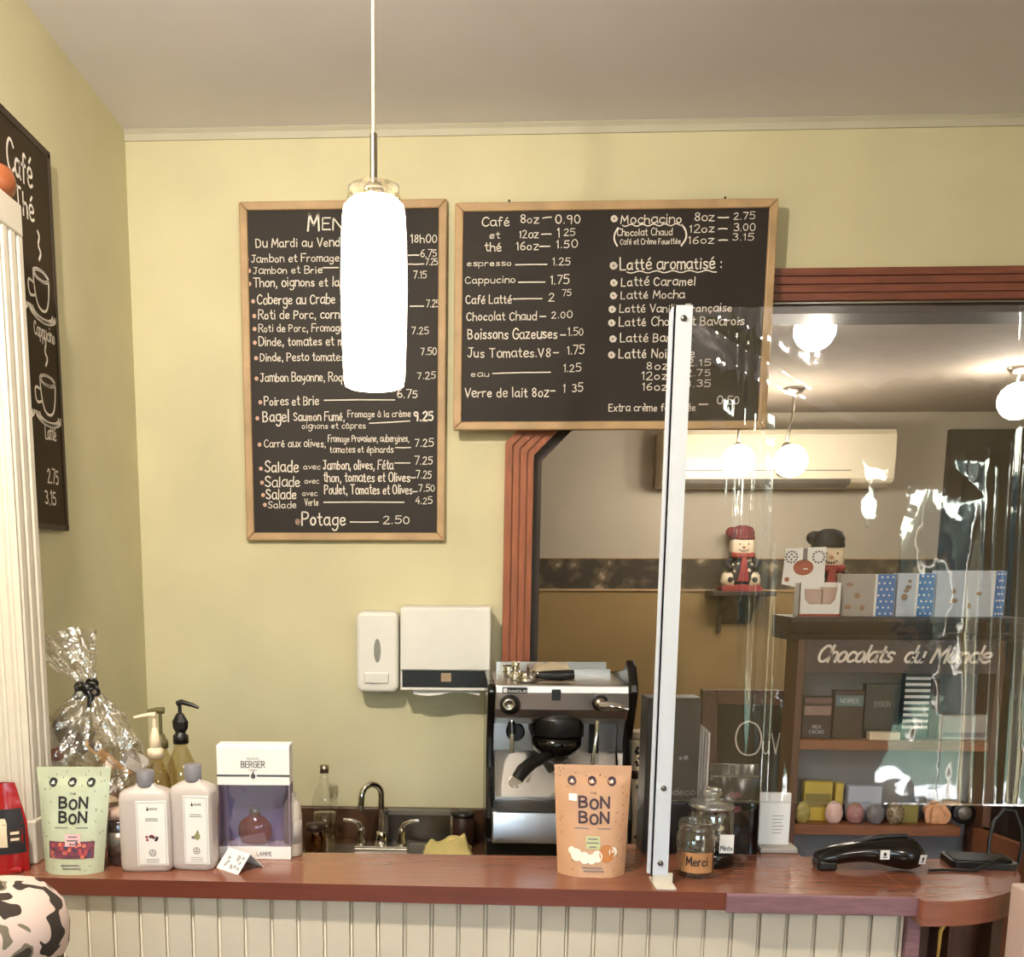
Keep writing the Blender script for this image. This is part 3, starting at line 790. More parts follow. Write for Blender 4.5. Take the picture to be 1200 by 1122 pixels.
while x < .84:
    x2 = min(x + pt_ - .007, .845)
    pn.box(x, x2, yb0, yb0 + .012, 0, tz0)
    if x2 + .006 < .845:
        pn.tube([(x2 + .0035, yb0 + .005, 0), (x2 + .0035, yb0 + .005, tz0)], .003, 8)
    x += pt_
pn.build('beadboard_panel', M_bead, bar, bevel=.0015, seg=1)
MB().box(.50, .872, yfr(.7) - .006 - 1.9, yfr(.7) + .02 - 1.9, .963 - FLOOR, .9997 - FLOOR).build('edge_sheen_strip', M_purple, bar, bevel=.003)  # added strip, daylight reflected on the bar edge painted in mauve
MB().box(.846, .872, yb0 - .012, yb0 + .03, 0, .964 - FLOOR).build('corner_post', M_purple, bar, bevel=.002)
eb = MB()
eb.box(.872, .985, .08, .1, 0, .952 - FLOOR, 0).box(.985, 1.045, .0, .1, 0, .952 - FLOOR, 1).box(1.045, 1.065, -.04, .1, 0, .952 - FLOOR, 0)
eb.build('end_cabinet', [mat('dim_cabinet_wood', (96, 70, 54), .6, var=.2, scale=8, stretch=(10, 10, 1)), M_cabwood], bar)
rb = thing('yellow_cord', 'thin yellow cord hanging below the rounded bar end', 'cord', (.945, 1.84, .952))
MB().tube([(.012, 0, .0), (.004, -.004, -.02), (-.008, 0, -.05), (-.006, .004, -.09), (-.01, 0, -.14)], [.003, .004, .004, .003, .002], 8).build('cord_strand', mat('yellow_cord', (206, 168, 84), .7), rb)
wp = thing('corner_post', 'pale pink-white post standing at the end of the bar', 'post', (1.043, 1.70, FLOOR))
MB().box(-.04, .04, -.02, .04, 0, 1.0 - FLOOR + .035).build('post_shaft', mat('pale_pink_paint', (200, 176, 168), .5, var=.06), wp, bevel=.004)

# fluted post at the left end
fp = thing('fluted_post', 'white fluted post with brown wooden cap at left bar end', 'post', (-.905, 1.91, BAR))
f2 = MB()
ph = 2.285 - BAR
poly = []
wx, wy = .052, .05
front = []
n = 48
for k in range(n + 1):
    t = k / n
    front.append((-wx + 2 * wx * t, -wy + .007 * max(0, math.sin(t * 2 * PI * 4)) ))
side = [(wx - .006 * max(0, math.sin(k / 24 * 2 * PI * 3)), -wy + 2 * wy * k / 24) for k in range(1, 25)]
f2.prism_z(front + side + [(-wx, wy)], .09, ph - .06)
f2.build('fluted_shaft', M_whitepaint, fp)
MB().box(-wx - .004, wx + .004, -wy - .004, wy + .004, 0, .09).build('plinth', M_whitepaint, fp, bevel=.004)
MB().box(-wx - .002, wx + .002, -wy - .002, wy + .002, ph - .06, ph).build('capital', M_whitepaint, fp, bevel=.004)
MB().lathe([(.042, ph), (.052, ph + .012), (.055, ph + .03), (.05, ph + .046), (.03, ph + .055), (.0, ph + .056)], 28, 0, (.009, 0, 0)).build('wooden_cap', mat('cap_wood', (150, 84, 50), .4, var=.15, scale=20), fp)

# ================================================================== BACK COUNTER
bc = thing('back_counter', 'brown laminate counter with low backsplash under the menu board', 'counter', (-.1, 2.7, FLOOR))
cz = CNT - FLOOR
c = MB()
SX0, SX1 = -.45, -.08   # sink hole
bx = .1
c.box(XL + .002 + bx, SX0 + bx, 2.36 - 2.7, .298, cz - .04, cz).box(SX1 + bx, .75 + bx, 2.36 - 2.7, .298, cz - .04, cz)
c.box(SX0 + bx, SX1 + bx, 2.36 - 2.7, 2.44 - 2.7, cz - .04, cz).box(SX0 + bx, SX1 + bx, 2.895 - 2.7, .298, cz - .04, cz)
c.build('worktop', M_counter, bc, bevel=.003)
MB().box(XL + .002 + bx, .128 + bx, .278, .298, cz, cz + .102).build('backsplash', M_counter, bc, bevel=.003)
cb = MB(); cb.box(XL + .002 + bx, SX0 - .02 + bx, -.30, .29, .08, cz - .04).box(SX1 + .02 + bx, .74 + bx, -.30, .29, .08, cz - .04).box(SX0 - .02 + bx, SX1 + .02 + bx, -.30, -.28, .08, cz - .04).box(XL + .03 + bx, .7 + bx, -.26, .29, 0, .08)
cb.build('cabinet_body', M_cabwood, bc)
for k in range(4):
    x0 = XL + .03 + bx + k * .42
    d_ = MB().box(x0, x0 + .4, -.318, -.30, .12, cz - .06).build('door', M_cabwood, bc, bevel=.003)
    MB().tube([(x0 + .34, -.318, .55), (x0 + .34, -.335, .56), (x0 + .34, -.335, .64), (x0 + .34, -.318, .65)], .005, 8).build('handle', M_nickel, d_)

sk = thing('sink', 'stainless steel sink set in the back counter', 'sink', (-.265, 2.67, CNT))
s = MB()
for q in ((-.2, .2, -.245, -.18), (-.2, .2, .12, .235), (-.2, -.155, -.18, .12), (.155, .2, -.18, .12)):
    s.box(q[0], q[1], q[2], q[3], .0005, .006)
s.build('rim', M_steel, sk, bevel=.002)
s = MB()
s.box(-.16, .16, -.185, -.18, -.17, .001).box(-.16, .16, .12, .125, -.17, .001).box(-.16, -.155, -.18, .12, -.17, .001).box(.155, .16, -.18, .12, -.17, .001).box(-.16, .16, -.185, .125, -.175, -.17)
s.build('basin', M_steel, sk)
MB().lathe([(.03, -.1695), (.03, -.167), (.0, -.166)], 20, 0, (0, -.03, 0)).build('drain', M_chrome, sk)

fpos = W(447, 985, 2.86)
fc = thing('faucet', 'chrome gooseneck faucet with two lever handles behind the sink', 'faucet', (fpos.x, 2.86, CNT + .006))
k = 2.86 / 1137
MB().box(-.085, .085, -.025, .025, 0, .012).build('base_plate', M_chrome, fc, bevel=.008, seg=3)
MB().lathe([(.022, .01), (.021, .03), (.017, .05), (.014, .055)], 20, 0).build('spout_base', M_chrome, fc)
sp = [(0, 0, .05), (0, 0, .12), (0, -.002, .16)]
for j in range(11):
    a = PI * j / 10
    sp.append((-.028 + .028 * math.cos(a), -.012 + .012 * math.cos(a) - .02 * (j / 10), .17 + .034 * math.sin(a)))
sp.append((-.058, -.045, .135))
MB().tube(sp, .0095, 14).build('spout', M_chrome, fc)
MB().tube([(-.058, -.045, .142), (-.059, -.046, .13)], .0115, 14).build('aerator', M_nickel, fc)
for sx in (-1, 1):
    h_ = MB().lathe([(.017, .01), (.016, .02), (.011, .04), (.012, .055), (.008, .066)], 18, 0, (sx * .062, 0, 0)).build('valve', M_chrome, fc)
    MB().tube([(sx * .062, 0, .06), (sx * .07, -.004, .078), (sx * .088, -.006, .087), (sx * .115, -.006, .09)], [.008, .0075, .006, .005], 10).build('lever', M_chrome, h_)

# steel pan standing on edge behind the faucet
a, b = W(453, 946, 2.93), W(530, 985, 2.93)
pan = thing('steel_pan', 'shallow stainless pan standing on edge against the backsplash', 'pan', ((a.x + b.x) / 2, 2.935, CNT))
w2 = (b.x - a.x) / 2; hh = .108
q = MB(); q.box(-w2, w2, .02, .026, 0, hh).box(-w2, w2, -.02, .02, hh - .004, hh).box(-w2, w2, -.02, .02, 0, .004).box(-w2, -w2 + .004, -.02, .02, 0, hh).box(w2 - .004, w2, -.02, .02, 0, hh)
q.build('pan_body', M_steeldark, pan)
q = MB(); q.box(-w2 - .008, w2 + .008, -.024, -.02, hh - .01, hh + .006).box(-w2 - .008, w2 + .008, -.024, -.02, 0, .008).box(-w2 - .008, -w2 + .006, -.024, -.02, 0, hh).box(w2 - .006, w2 + .008, -.024, -.02, 0, hh)
q.build('rolled_rim', M_steel, pan)
a = W(541, 985, 2.9)
dk = thing('canister', 'small dark brown canister between the steel pan and espresso machine', 'canister', (a.x + .004, 2.9, CNT))
MB().lathe([(.03, 0), (.032, .004), (.032, .098), (.03, .1)], 24, 0).build('canister_body', M_choc, dk)
MB().lathe([(.034, .1), (.034, .112), (.02, .118), (0, .118)], 24, 0).build('lid', M_black, dk)
# cloth
a = W(523, 1000, 2.82)
cl = thing('dishcloth', 'crumpled pale yellow dishcloth on the sink rim', 'cloth', (a.x + .004, 2.82, CNT + .006))
def clothf(u, v):
    x, y = (u - .5) * .145, (v - .5) * .11
    e = min(u, 1 - u, v, 1 - v)
    z = .006 + min(1, e * 5) * (.028 + .028 * noise.noise((u * 3.1 + 4, v * 3.3, 1.7)) + .026 * math.exp(-((u - .62) ** 2 + (v - .5) ** 2) * 14)) + .006 * noise.noise((u * 9, v * 8, 5)) * min(1, e * 8)
    return (x + .015 * noise.noise((u * 2, v * 2, 9)), y + .01 * noise.noise((v * 3, u * 2, 3)), max(.0, z))
MB().grid(clothf, 36, 26).build('folded_cloth', M_yellowcloth, cl)
# bottles on back counter
a = W(381, 985, 2.88)
bt = thing('glass_bottle', 'clear glass bottle on the back counter left of faucet', 'bottle', (a.x, 2.88, CNT))
MB().lathe([(.0, .002), (.036, .002), (.038, .01), (.038, .15), (.03, .18), (.014, .21), (.012, .245), (.0, .245)], 24, 0).build('bottle_glass', M_glass, bt)
MB().lathe([(.014, .235), (.014, .258), (.0, .26)], 16, 0).build('cap', M_nickel, bt)
MB().lathe([(0, .004), (.034, .004), (.034, .11), (0, .11)], 20, 0).build('liquid', M_syrup, bt)
a = W(372, 985, 2.78)
bt = thing('amber_jar', 'small amber glass jar behind the bar beside the sink', 'jar', (a.x, 2.74, CNT))
MB().lathe([(.0, .002), (.03, .002), (.032, .01), (.032, .07), (.024, .085), (.024, .1), (0, .1)], 24, 0).build('jar_glass', M_amber, bt)
MB().lathe([(.026, .095), (.026, .112), (0, .113)], 20, 0).build('lid', M_dark, bt)

# ================================================================== DISPENSERS
a, b = W(417, 717, 2.9), W(467, 812, 2.9)
sd = thing('soap_dispenser', 'rounded white wall soap dispenser with oval grey window', 'soap dispenser', ((a.x + b.x) / 2, YB, b.z))
w2, hh = (b.x - a.x) / 2, a.z - b.z
q = MB()
def rrect(w, h, r, n=6, z0=0):
    pts = []
    for cx, cy, a0_ in ((w - r, r, -PI / 2), (w - r, h - r, 0), (-w + r, h - r, PI / 2), (-w + r, r, PI)):
        for k in range(n + 1):
            t = a0_ + PI / 2 * k / n; pts.append((cx + r * math.cos(t), cy + r * math.sin(t) + z0))
    return pts
q.prism_y(rrect(w2, hh, .022), -.1, -.001)
q.build('housing', M_white, sd, bevel=.012, seg=4)
mfd = lambda u, v: (u, -.1006, v)
MB().disc(0, hh * .52, .0105, .036, mfd, 0, 28).build('sight_window', mat('sight_grey', (134, 134, 124), .3), sd)
MB().prism_y([(-w2 * .62, .028), (w2 * .55, .028), (w2 * .55, .062), (-w2 * .62, .062)], -.108, -.1).build('push_lever', M_white, sd, bevel=.004)
MB().lathe([(.006, -.006), (.008, .004)], 12, 0, (0, -.06, 0)).build('nozzle', M_white, sd)
a, b = W(469, 711, 2.86), W(574, 812, 2.86)
pd = thing('paper_towel_dispenser', 'boxy white paper towel dispenser beside the soap dispenser', 'towel dispenser', ((a.x + b.x) / 2, YB, b.z))
w2, hh = (b.x - a.x) / 2, a.z - b.z
MB().prism_x([(-.14, hh * .255), (-.14, hh * .98), (-.125, hh), (-.002, hh), (-.002, 0), (-.02, 0), (-.02, hh * .255)], -w2, w2).build('cover', M_white, pd, bevel=.005, seg=3)
q = MB(); q.box(-w2 + .006, w2 - .006, -.125, -.02, .012, hh * .255); q.build('dark_throat', M_black, pd)
q = MB(); q.box(-w2, -w2 + .006, -.13, -.02, .01, hh * .27).box(w2 - .006, w2, -.13, -.02, .01, hh * .27).box(-w2, w2, -.13, -.02, .004, .012); q.build('lower_lip', M_white, pd, bevel=.002)
MB().box(-.012, .018, -.1275, -.1235, .03, hh * .22).build('latch', mat('latch_beige', (176, 150, 120), .4), pd)
q = MB().grid(lambda u, v: (-w2 * .72 + u * w2 * 1.5, -.118 + .012 * v, .006 - .014 * (1 - v) - .006 * math.sin(u * 7)), 16, 3)
q.build('paper_towel', M_paper, pd)

# ================================================================== ESPRESSO MACHINE
YM = 2.52
mx0, mx1 = W(577, 850, YM).x, W(738, 850, YM).x
mc = (mx0 + mx1) / 2
em = thing('espresso_machine', 'steel and black espresso machine standing on the back counter', 'espresso machine', (mc, YM, CNT))
def mz(py): return W(640, py, YM).z - CNT
def mxx(px): return W(px, 850, YM).x - mc
mw = (mx1 - mx0) / 2
DEP = .315
zt, zp = mz(803), mz(848)
# upper housing with curved lower front
pr_ = [(0.0, zt), (-.004, mz(812)), (0.0, mz(832)), (.018, mz(843)), (.05, mz(852)), (.05, mz(852)), (DEP, mz(852)), (DEP, zt)]
MB().prism_x(pr_, -mw + .006, mw - .004).build('upper_housing', M_steel, em, bevel=.004, seg=3)
MB().box(-mw + .006, mw - .004, .16, DEP, .05, mz(852)).build('back_panel', M_steel, em, bevel=.003)
# lower steel body apron
MB().prism_x([(.10, .2), (.10, mz(945)), (.16, mz(893)), (.17, mz(893)), (.17, .2)], mxx(582), mxx(735)).build('apron', M_steel, em, bevel=.002)
# black side panels
def side_panel(x0, x1, horn):
    pr2 = [(.02, .03), (.0, mz(960)), (.05, mz(905)), (.055, mz(870)), (.02, mz(842)), (-.012, mz(812)), (-.006, zt + .002), (.03, zt + (.048 if horn else .004)), (.06, zt + (.062 if horn else .006)), (.1, zt + (.03 if horn else .004)), (DEP + .005, zt + .003), (DEP + .005, .03)]
    return MB().prism_x(pr2, x0, x1).build('side_panel', M_blackgloss, em, bevel=.006, seg=3)
side_panel(-mw - .014, -mw + .006, False)
side_panel(mw - .006, mw + .018, True)
# drip tray
MB().prism_x([(-.03, mz(949)), (-.046, mz(984)), (.1, mz(984)), (.1, mz(949))], mxx(578), mxx(737)).build('drip_tray', M_steel, em, bevel=.003)
MB().box(mxx(583), mxx(733), -.035, .1, mz(949), mz(949) + .004).build('drip_grate', M_steeldark, em)
MB().box(mxx(572), mxx(742), -.01, DEP, .03, mz(984)).build('base', M_black, em, bevel=.004)
for sx in (-1, 1):
    for yy in (.03, DEP - .05): MB().lathe([(.018, 0), (.016, .03)], 14, 0, (sx * (mw - .03), yy, 0)).build('foot', M_black, em)
# badge and switch
yb_ = -.0075
mfm = lambda u, v: (u, yb_, v)
q = MB(); zb = mz(810)
q.box(mxx(588), mxx(617), -.007, 0, mz(813), mz(806), 0)
q.build('badge', M_black, em)
q = MB(); write(q, 'RANCILIO', mxx(595), mxx(616), mz(811.5), .0055, mfm, .0011, 0, smooth=False)
q.rect(mxx(589), mxx(593.5), mz(812), mz(807), mfm, 0); q.build('badge_lettering', M_paper, em)
MB().box(mxx(645.5), mxx(656), -.006, .004, mz(821), mz(808)).build('rocker_switch', M_black, em, bevel=.002)
# steam knob left
kb = MB().lathe([(.026, 0), (.027, .012), (.02, .03), (.012, .034), (0, .035)], 26, 0, (mxx(597), -.002, mz(826)), True, rot('X', PI / 2)).build('steam_knob', M_black, em)
MB().lathe([(.016, 0), (.016, .006), (.011, .008), (.009, .005), (0, .005)], 24, 0, (mxx(595), -.036, mz(824)), True, rot('X', PI / 2)).build('knob_cap', M_chrome, kb)
# lever right
lv = MB().lathe([(.02, 0), (.021, .014), (.014, .022), (0, .023)], 24, 0, (mxx(702), -.002, mz(823)), True, rot('X', PI / 2)).build('hot_water_lever', M_black, em)
MB().tube([(mxx(701), -.022, mz(825)), (mxx(712), -.03, mz(825)), (mxx(725), -.036, mz(827)), (mxx(733), -.036, mz(828.5))], [.013, .012, .009, .005], 14).build('lever_arm', M_chrome, lv)
MB().lathe([(.015, 0), (.013, .006), (0, .007)], 22, 0, (mxx(701), -.024, mz(823)), True, rot('X', PI / 2)).build('lever_hub', M_nickel, lv)
# group head
gx = mxx(656)
gh = MB()
gh.lathe([(.05, mz(868)), (.068, mz(866)), (.07, mz(845)), (.055, mz(838))], 36, 0, (gx, .07, 0))
gh.box(gx - .07, gx + .07, .05, .17, mz(868), mz(840))
gh.build('group_head', M_black, em, bevel=.004)
MB().lathe([(.03, mz(893)), (.055, mz(887)), (.066, mz(878)), (.066, mz(868))], 36, 0, (gx, .07, 0)).build('group_collar', M_blackgloss, em)
# portafilter
pf = MB().lathe([(.018, mz(900)), (.034, mz(894)), (.036, mz(882))], 28, 0, (gx, .07, 0)).build('portafilter', M_steeldark, em)
MB().tube([(gx - .02, .03, mz(889)), (mxx(635), -.02, mz(888)), (mxx(622), -.055, mz(890)), (mxx(611), -.085, mz(896)), (mxx(604), -.1, mz(905))], [.012, .014, .017, .018, .016], 16).build('handle', M_black, pf)
MB().lathe([(.0, -.003), (.013, -.003), (.0165, .0), (.0165, .006), (.013, .004)], 24, 0, (mxx(602), -.104, mz(907)), True, rot('X', PI / 2.6)).build('handle_cap', M_chrome, pf)
MB().tube([(gx, .06, mz(899)), (gx, .05, mz(905)), (gx - .012, .045, mz(912))], .008, 10).build('spout', M_chrome, pf)
# steam wands
MB().tube([(mxx(600), .02, mz(846)), (mxx(600.5), .015, mz(862)), (mxx(601), .01, mz(884))], [.006, .006, .005], 12).build('steam_wand', M_chrome, em)
MB().tube([(mxx(600), .02, mz(848)), (mxx(600.6), .015, mz(862))], .010, 12).build('wand_grip', M_blackgloss, em)
MB().tube([(mxx(701), .02, mz(846)), (mxx(700), .012, mz(860)), (mxx(695), .0, mz(900)), (mxx(694), 0, mz(918))], [.006, .0055, .005, .0045], 12).build('water_wand', M_chrome, em)
MB().lathe([(.026, 0), (.026, .02), (.022, .026)], 26, 0, (mxx(608), .158, mz(869)), True, rot('X', PI / 2)).build('pressure_gauge', M_black, em)
MB().box(mxx(700), mxx(712), .15, .165, mz(895), mz(855)).build('water_fitting', M_black, em)
# raised rear tray edge on top
MB().box(-mw + .02, mw - .02, DEP - .01, DEP, zt, zt + .03).build('cup_rail', M_steel, em)
MB().box(mxx(668), mw - .02, .225, .235, zt, zt + .018).build('cup_guard', M_steel, em)

# things on the machine
def onm(px, dy): return (W(px, 800, YM + dy).x, YM + dy, CNT + zt + .0009)
p = onm(604, .1)
tp = thing('tamper', 'chrome coffee tamper on top of the espresso machine', 'tamper', p)
MB().lathe([(.014, 0), (.0155, .003), (.015, .014), (.006, .02), (.0055, .026), (.01, .034), (.011, .046), (.006, .052), (0, .053)], 22, 0).build('tamper_body', M_chrome, tp)
p = onm(597, .18)
tp = thing('cup', 'small chrome cup on top of the espresso machine', 'cup', p)
MB().lathe([(.016, 0), (.022, .03), (.0215, .03), (.015, .003), (0, .003)], 22, 0).build('cup_bowl', M_chrome, tp)
MB().tube([(.02, 0, .026), (.032, 0, .022), (.032, 0, .012), (.018, 0, .008)], .002, 8).build('handle', M_chrome, tp)
p = onm(646, .145)
bc2 = thing('folded_cloth', 'folded white cloth lying on top of the espresso machine', 'cloth', (p[0], p[1], p[2] + .0015))
MB().grid(lambda u, v: ((u - .5) * .12, (v - .5) * .09, max(0, (.036 + .008 * noise.noise((u * 4, v * 4, 2))) * min(1, 7 * min(u, 1 - u, v, 1 - v) + .0))), 30, 20).build('cloth_folds', M_cream, bc2)
p = onm(648, .06)
bh = thing('portafilter', 'spare portafilter with black handle on top of the machine', 'portafilter', p)
MB().tube([(-.045, 0, .018), (-.02, 0, .018), (.02, .002, .017), (.055, .004, .02)], [.009, .012, .015, .013], 14).build('handle', M_black, bh)
MB().lathe([(.026, 0), (.03, .006), (.03, .026), (.027, .027), (.026, .008), (0, .007)], 24, 0, (-.068, 0, 0)).build('basket_holder', M_chrome, bh)
MB().tube([(-.066, -.03, .012), (-.07, -.045, .024), (-.07, -.046, .05)], .004, 8).build('hook', M_chrome, bh)

# two spotted tins between the machine and the dark box
for k, (z0, z1) in enumerate(((CNT, 1.048), (1.048, 1.155))):
    ct = thing('spotted_tin', ('lower and taller of two spotted cream tins beside the espresso machine', 'upper spotted cream tin stacked beside the espresso machine')[k], 'tin', (W(751, 900, 2.62).x, 2.64, z0))
    q = MB(); h_ = z1 - z0
    q.lathe([(.03, 0), (.031, .003), (.031, h_ - .02)], 28, 0)
    for j in range(22 if k == 0 else 10):
        a_ = random.uniform(-PI, 0); zz = random.uniform(.012, h_ - .03)
        q.lathe([(.0, .0014), (random.uniform(.004, .007), .0002)], 10, 1, (0, 0, 0), False, rot('Z', a_) @ tr(.031, 0, zz) @ rot('Y', PI / 2))
    q.build('tin_body', [M_cream, M_ink], ct)
    MB().lathe([(.0325, h_ - .022), (.0325, h_ - .001), (.03, h_), (0, h_)], 28, 0).build('lid', M_dark if k == 0 else M_cream, ct)

# ================================================================== ALUMINIUM POST + FILM
ap = thing('screen_post', 'tall white aluminium angle post screwed to the bar top', 'post', (W(776, 1000, 1.80).x, 1.80, BAR))
zt_ = W(799, 358, 1.80).z - BAR
xo = W(786, 663, 1.80).x - ap.location.x
q = MB(); q.box(xo - .013, xo + .019, -.0015, .0015, .018, zt_).box(xo - .013, xo - .010, -.0015, .03, .018, zt_)
q.build('angle_bar', M_alu, ap)
MB().box(xo - .019, xo - .0135, .004, .010, .02, zt_ - .01).build('edge_strip', M_alu, ap)
MB().box(-.016, .022, -.035, .035, 0, .004).box(-.016, .022, .0, .004, .0, .022).build('foot_plate', M_whitepaint, ap, bevel=.001)
for zz in (zt_ - .022, W(778, 924, 1.8).z - BAR, .042):
    MB().lathe([(.0, -.0045), (.004, -.004), (.0055, -.0015), (.0055, 0)], 14, 0, (xo + .004, -.0015, zz), True, rot('X', 0) if False else Matrix(((1, 0, 0, 0), (0, 0, 1, 0), (0, 1, 0, 0), (0, 0, 0, 1)))).build('screw', M_steeldark, ap)
fx0, fx1 = xo + ap.location.x - .008, 1.62
fz0, fz1 = W(900, 941, 1.83).z, W(800, 360, 1.83).z
film = thing('plastic_screen', 'clear plastic sheet hung from the aluminium post above the bar', 'plastic screen', (fx0, 1.835, fz0))
def filmf(u, v):
    x = u * (fx1 - fx0); z = v * (fz1 - fz0)
    e = min(1, x / .1)
    y = .0025 * math.sin(x * 9 + z * 2.1) + .0015 * math.sin(z * 7 - x * 5 + 1) + .005 * noise.noise((x * 3.2, z * 2.4, .3)) + .0016 * noise.noise((x * 14, z * 5, 4))
    # vertical pleats near the post and at mid-sheet
    y += .0035 * math.exp(-((x - .17 - .1 * (.5 - v)) / .03) ** 2) * math.sin(x * 150) + .003 * math.exp(-((x - .62) / .035) ** 2) * math.sin(x * 130 + z * 6)
    # sagging pull folds from the top corner
    d = (z - (fz1 - fz0)) + .55 * x
    y += (.004 * math.exp(-(d / .02) ** 2) + .003 * math.exp(-((d + .13) / .03) ** 2)) * e * math.exp(-x / .22)
    return (x, y * e, z)
fo = MB().grid(filmf, 260, 150).build('film_sheet', M_film, film)
MB().box(0, fx1 - fx0, -.0008, .0008, -.002, .002).build('bottom_hem', M_film, film)
MB().tube([(fx1 - fx0, 0, -.02), (fx1 - fx0, 0, ZC - fz0)], .008, 10).build('far_post', M_alu, film)

# ================================================================== POUCHES
def pouch(name, label, x, y, h, w_top, w_bot, rz, body, accent, txtx, filling, tilt=0.0, sticker=None, gusset=.05, slope=0):
    t = thing(name, label, 'pouch', (x, y, BAR), rz)
    dep = lambda v: gusset * .5 * max(0, (1 - v)) ** .75 + .0012
    wid = lambda v: (w_bot + (w_top - w_bot) * v) / 2
    def pt(u, v, sgn):
        s_ = abs(u)
        d = dep(v) * (1 - s_ ** 3.2)
        if v > .86: d = .0012
        wob = .0022 * noise.noise((u * 2.2 + x * 9, v * 4, sgn)) * (1 - s_)
        return Vector((u * wid(v), sgn * d + tilt * v * h * 0 + wob + slope * v, v * h))
    q = MB()
    q.grid(lambda a, b: pt(a * 2 - 1, b, -1), 20, 26, 0)
    q.grid(lambda a, b: pt(1 - a * 2, b, 1), 20, 26, 0)
    n = 20
    bot = [pt(k / n * 2 - 1, 0, -1) for k in range(n + 1)] + [pt(1 - k / n * 2, 0, 1) for k in range(n + 1)]
    q.add(bot, [list(range(len(bot)))[::-1]], 0)
    q.build('pouch_body', body, t)
    mf_ = lambda u, v: pt(u, v, -1) + Vector((0, -.0009, 0))
    mf2 = lambda u, v: pt(u, v, -1) + Vector((0, -.0014, 0))
    t['hw'] = (w_top + w_bot) / 4; t['hh'] = h
    return t, mf_, mf2
def pouch_print(t, mf_, mf2, ring, txt, flav_rgb, window, seed, kind):
    random.seed(seed)
    hw, ph_ = t['hw'], t['hh']; del t['hw']; del t['hh']
    mm = lambda f: (lambda a_, b_: f(a_ / hw, b_ / ph_))
    q = MB()
    for u in (-.55, -.02, .5): MB().disc(u, .86, .115, .042, mf2, 0, 26).disc(u, .862, .032, .015, lambda a_, b_: mf2(a_, b_) + Vector((0, -.0006, 0)), 1).build('round_icon', [ring, M_paper], t)
    for k in range(70):
        u, v = random.uniform(-.92, .92), random.uniform(.03, .97)
        if not (-.55 < u < .6 and .04 < v < .82): q.disc(u, v, .012, .008, mf2, 0, 6)
    q.build('speckle_print', [ring, M_paper], t)
    q = MB()
    for row, v0 in ((0, .625), (1, .49)):
        s = 'BON'
        for k, ch in enumerate(s):
            u0 = -.36 + k * .29
            hh_ = .095 if ch != 'O' else .085
            vv = v0 - (.012 if ch == 'O' else 0)
            gw, sts = G[ch]
            for st in sts:
                p = [((u0 + a_ * .215 / gw) * hw, (vv + b_ / 8 * hh_) * ph_) for a_, b_ in st]
                q.ribbon(chaikin(p) if ch == 'O' or (ch == 'B' and len(p) > 3) else p, .0042, mm(mf2))
    write(q, 'THE', -.07 * hw, .1 * hw, .745 * ph_, .0035, mm(mf2), .0006, smooth=False)
    q.build('lettering', txt, t)
    q = MB(); q.rect(-.72, .72, window[0], window[1], mf_, 0, 8); 
    if kind == 'berry':
        q.build('window', M_berry, t)
        q = MB()
        for k in range(26):
            q.disc(random.uniform(-.66, .66), random.uniform(window[0] + .015, window[1] - .015), .06, .02, mf2, random.choice((0, 1, 1, 2)), 9)
        q.build('candies', [mat('berry_blue', (70, 70, 104), .3), mat('berry_red', (178, 74, 84), .3), mat('berry_orange', (206, 116, 92), .3)], t)
    else:
        q = MB()
        for (u, v, r, m_) in ((-.45, .2, .16, 0), (-.22, .175, .15, 0), (-.02, .165, .13, 0), (.14, .19, .15, 0), (.42, .215, .22, 1), (.6, .23, .12, 0), (-.58, .235, .1, 0)):
            q.disc(u, v, r, r * .36, mf2, m_)
            q.ring(u, v, r * .02, .01, mf2, m_)
        q.build('cookies', [M_cookie, M_caramel], t)
    q = MB(); q.rect(-.18, .3 if kind == 'berry' else .22, window[1] - .045, window[1] + .07, mf2, 0, 3)
    q.build('flavour_label', flav_rgb, t)
    q = MB()
    mf3 = lambda u, v: mf2(u, v) + Vector((0, -.0005, 0))
    c0 = .06 if kind == 'berry' else .02
    for k, wv in enumerate((.14, .18, .1)): q.ribbon([(c0 - wv, window[1] + .045 - k * .035), (c0 + wv * .9, window[1] + .045 - k * .035)], .012, mf3)
    for a_, b_ in ((-.5, -.1), (.15, .5)): q.ribbon([(a_, .44), (b_, .44)], .008, mf3)
    for k, (a_, b_) in enumerate(((-.3, .3), (-.25, .35))): q.ribbon([(a_, .09 - k * .03), (b_, .09 - k * .03)], .01, mf3)
    q.build('small_print', M_inkgrey, t)

def pouch_dims(pxl_t, pxr_t, py_t, pxl_b, pxr_b, py_b):
    g0 = WZ((pxl_b + pxr_b) / 2, py_b, BAR); Y = g0.y
    ht = W((pxl_t + pxr_t) / 2, py_t, Y + .02).z - BAR
    wt = W(pxr_t, py_t, Y).x - W(pxl_t, py_t, Y).x
    wb_ = W(pxr_b, py_b, Y).x - W(pxl_b, py_b, Y).x
    return g0.x, Y, ht, wt, wb_
x, Y, hh, wt, wb_ = pouch_dims(33, 121, 903, 51, 119, 1026)
t, ma_, mb_ = pouch('candy_pouch', 'mint green candy pouch with bold black lettering standing at bar left', x - .006, Y + .026, hh, wt, wb_, .04, M_mint, None, None, None, gusset=.05, slope=.026)
pouch_print(t, ma_, mb_, M_ink, M_ink, M_pinklabel, (.15, .31), 21, 'berry')
x, Y, hh, wt, wb_ = pouch_dims(646, 739, 901, 655, 734, 1029)
t, ma_, mb_ = pouch('candy_pouch', 'orange peach candy pouch with bold plum lettering beside the metal post', x, Y + .028, hh, wt, wb_, -.05, M_peach, None, None, None, gusset=.055, slope=.026)
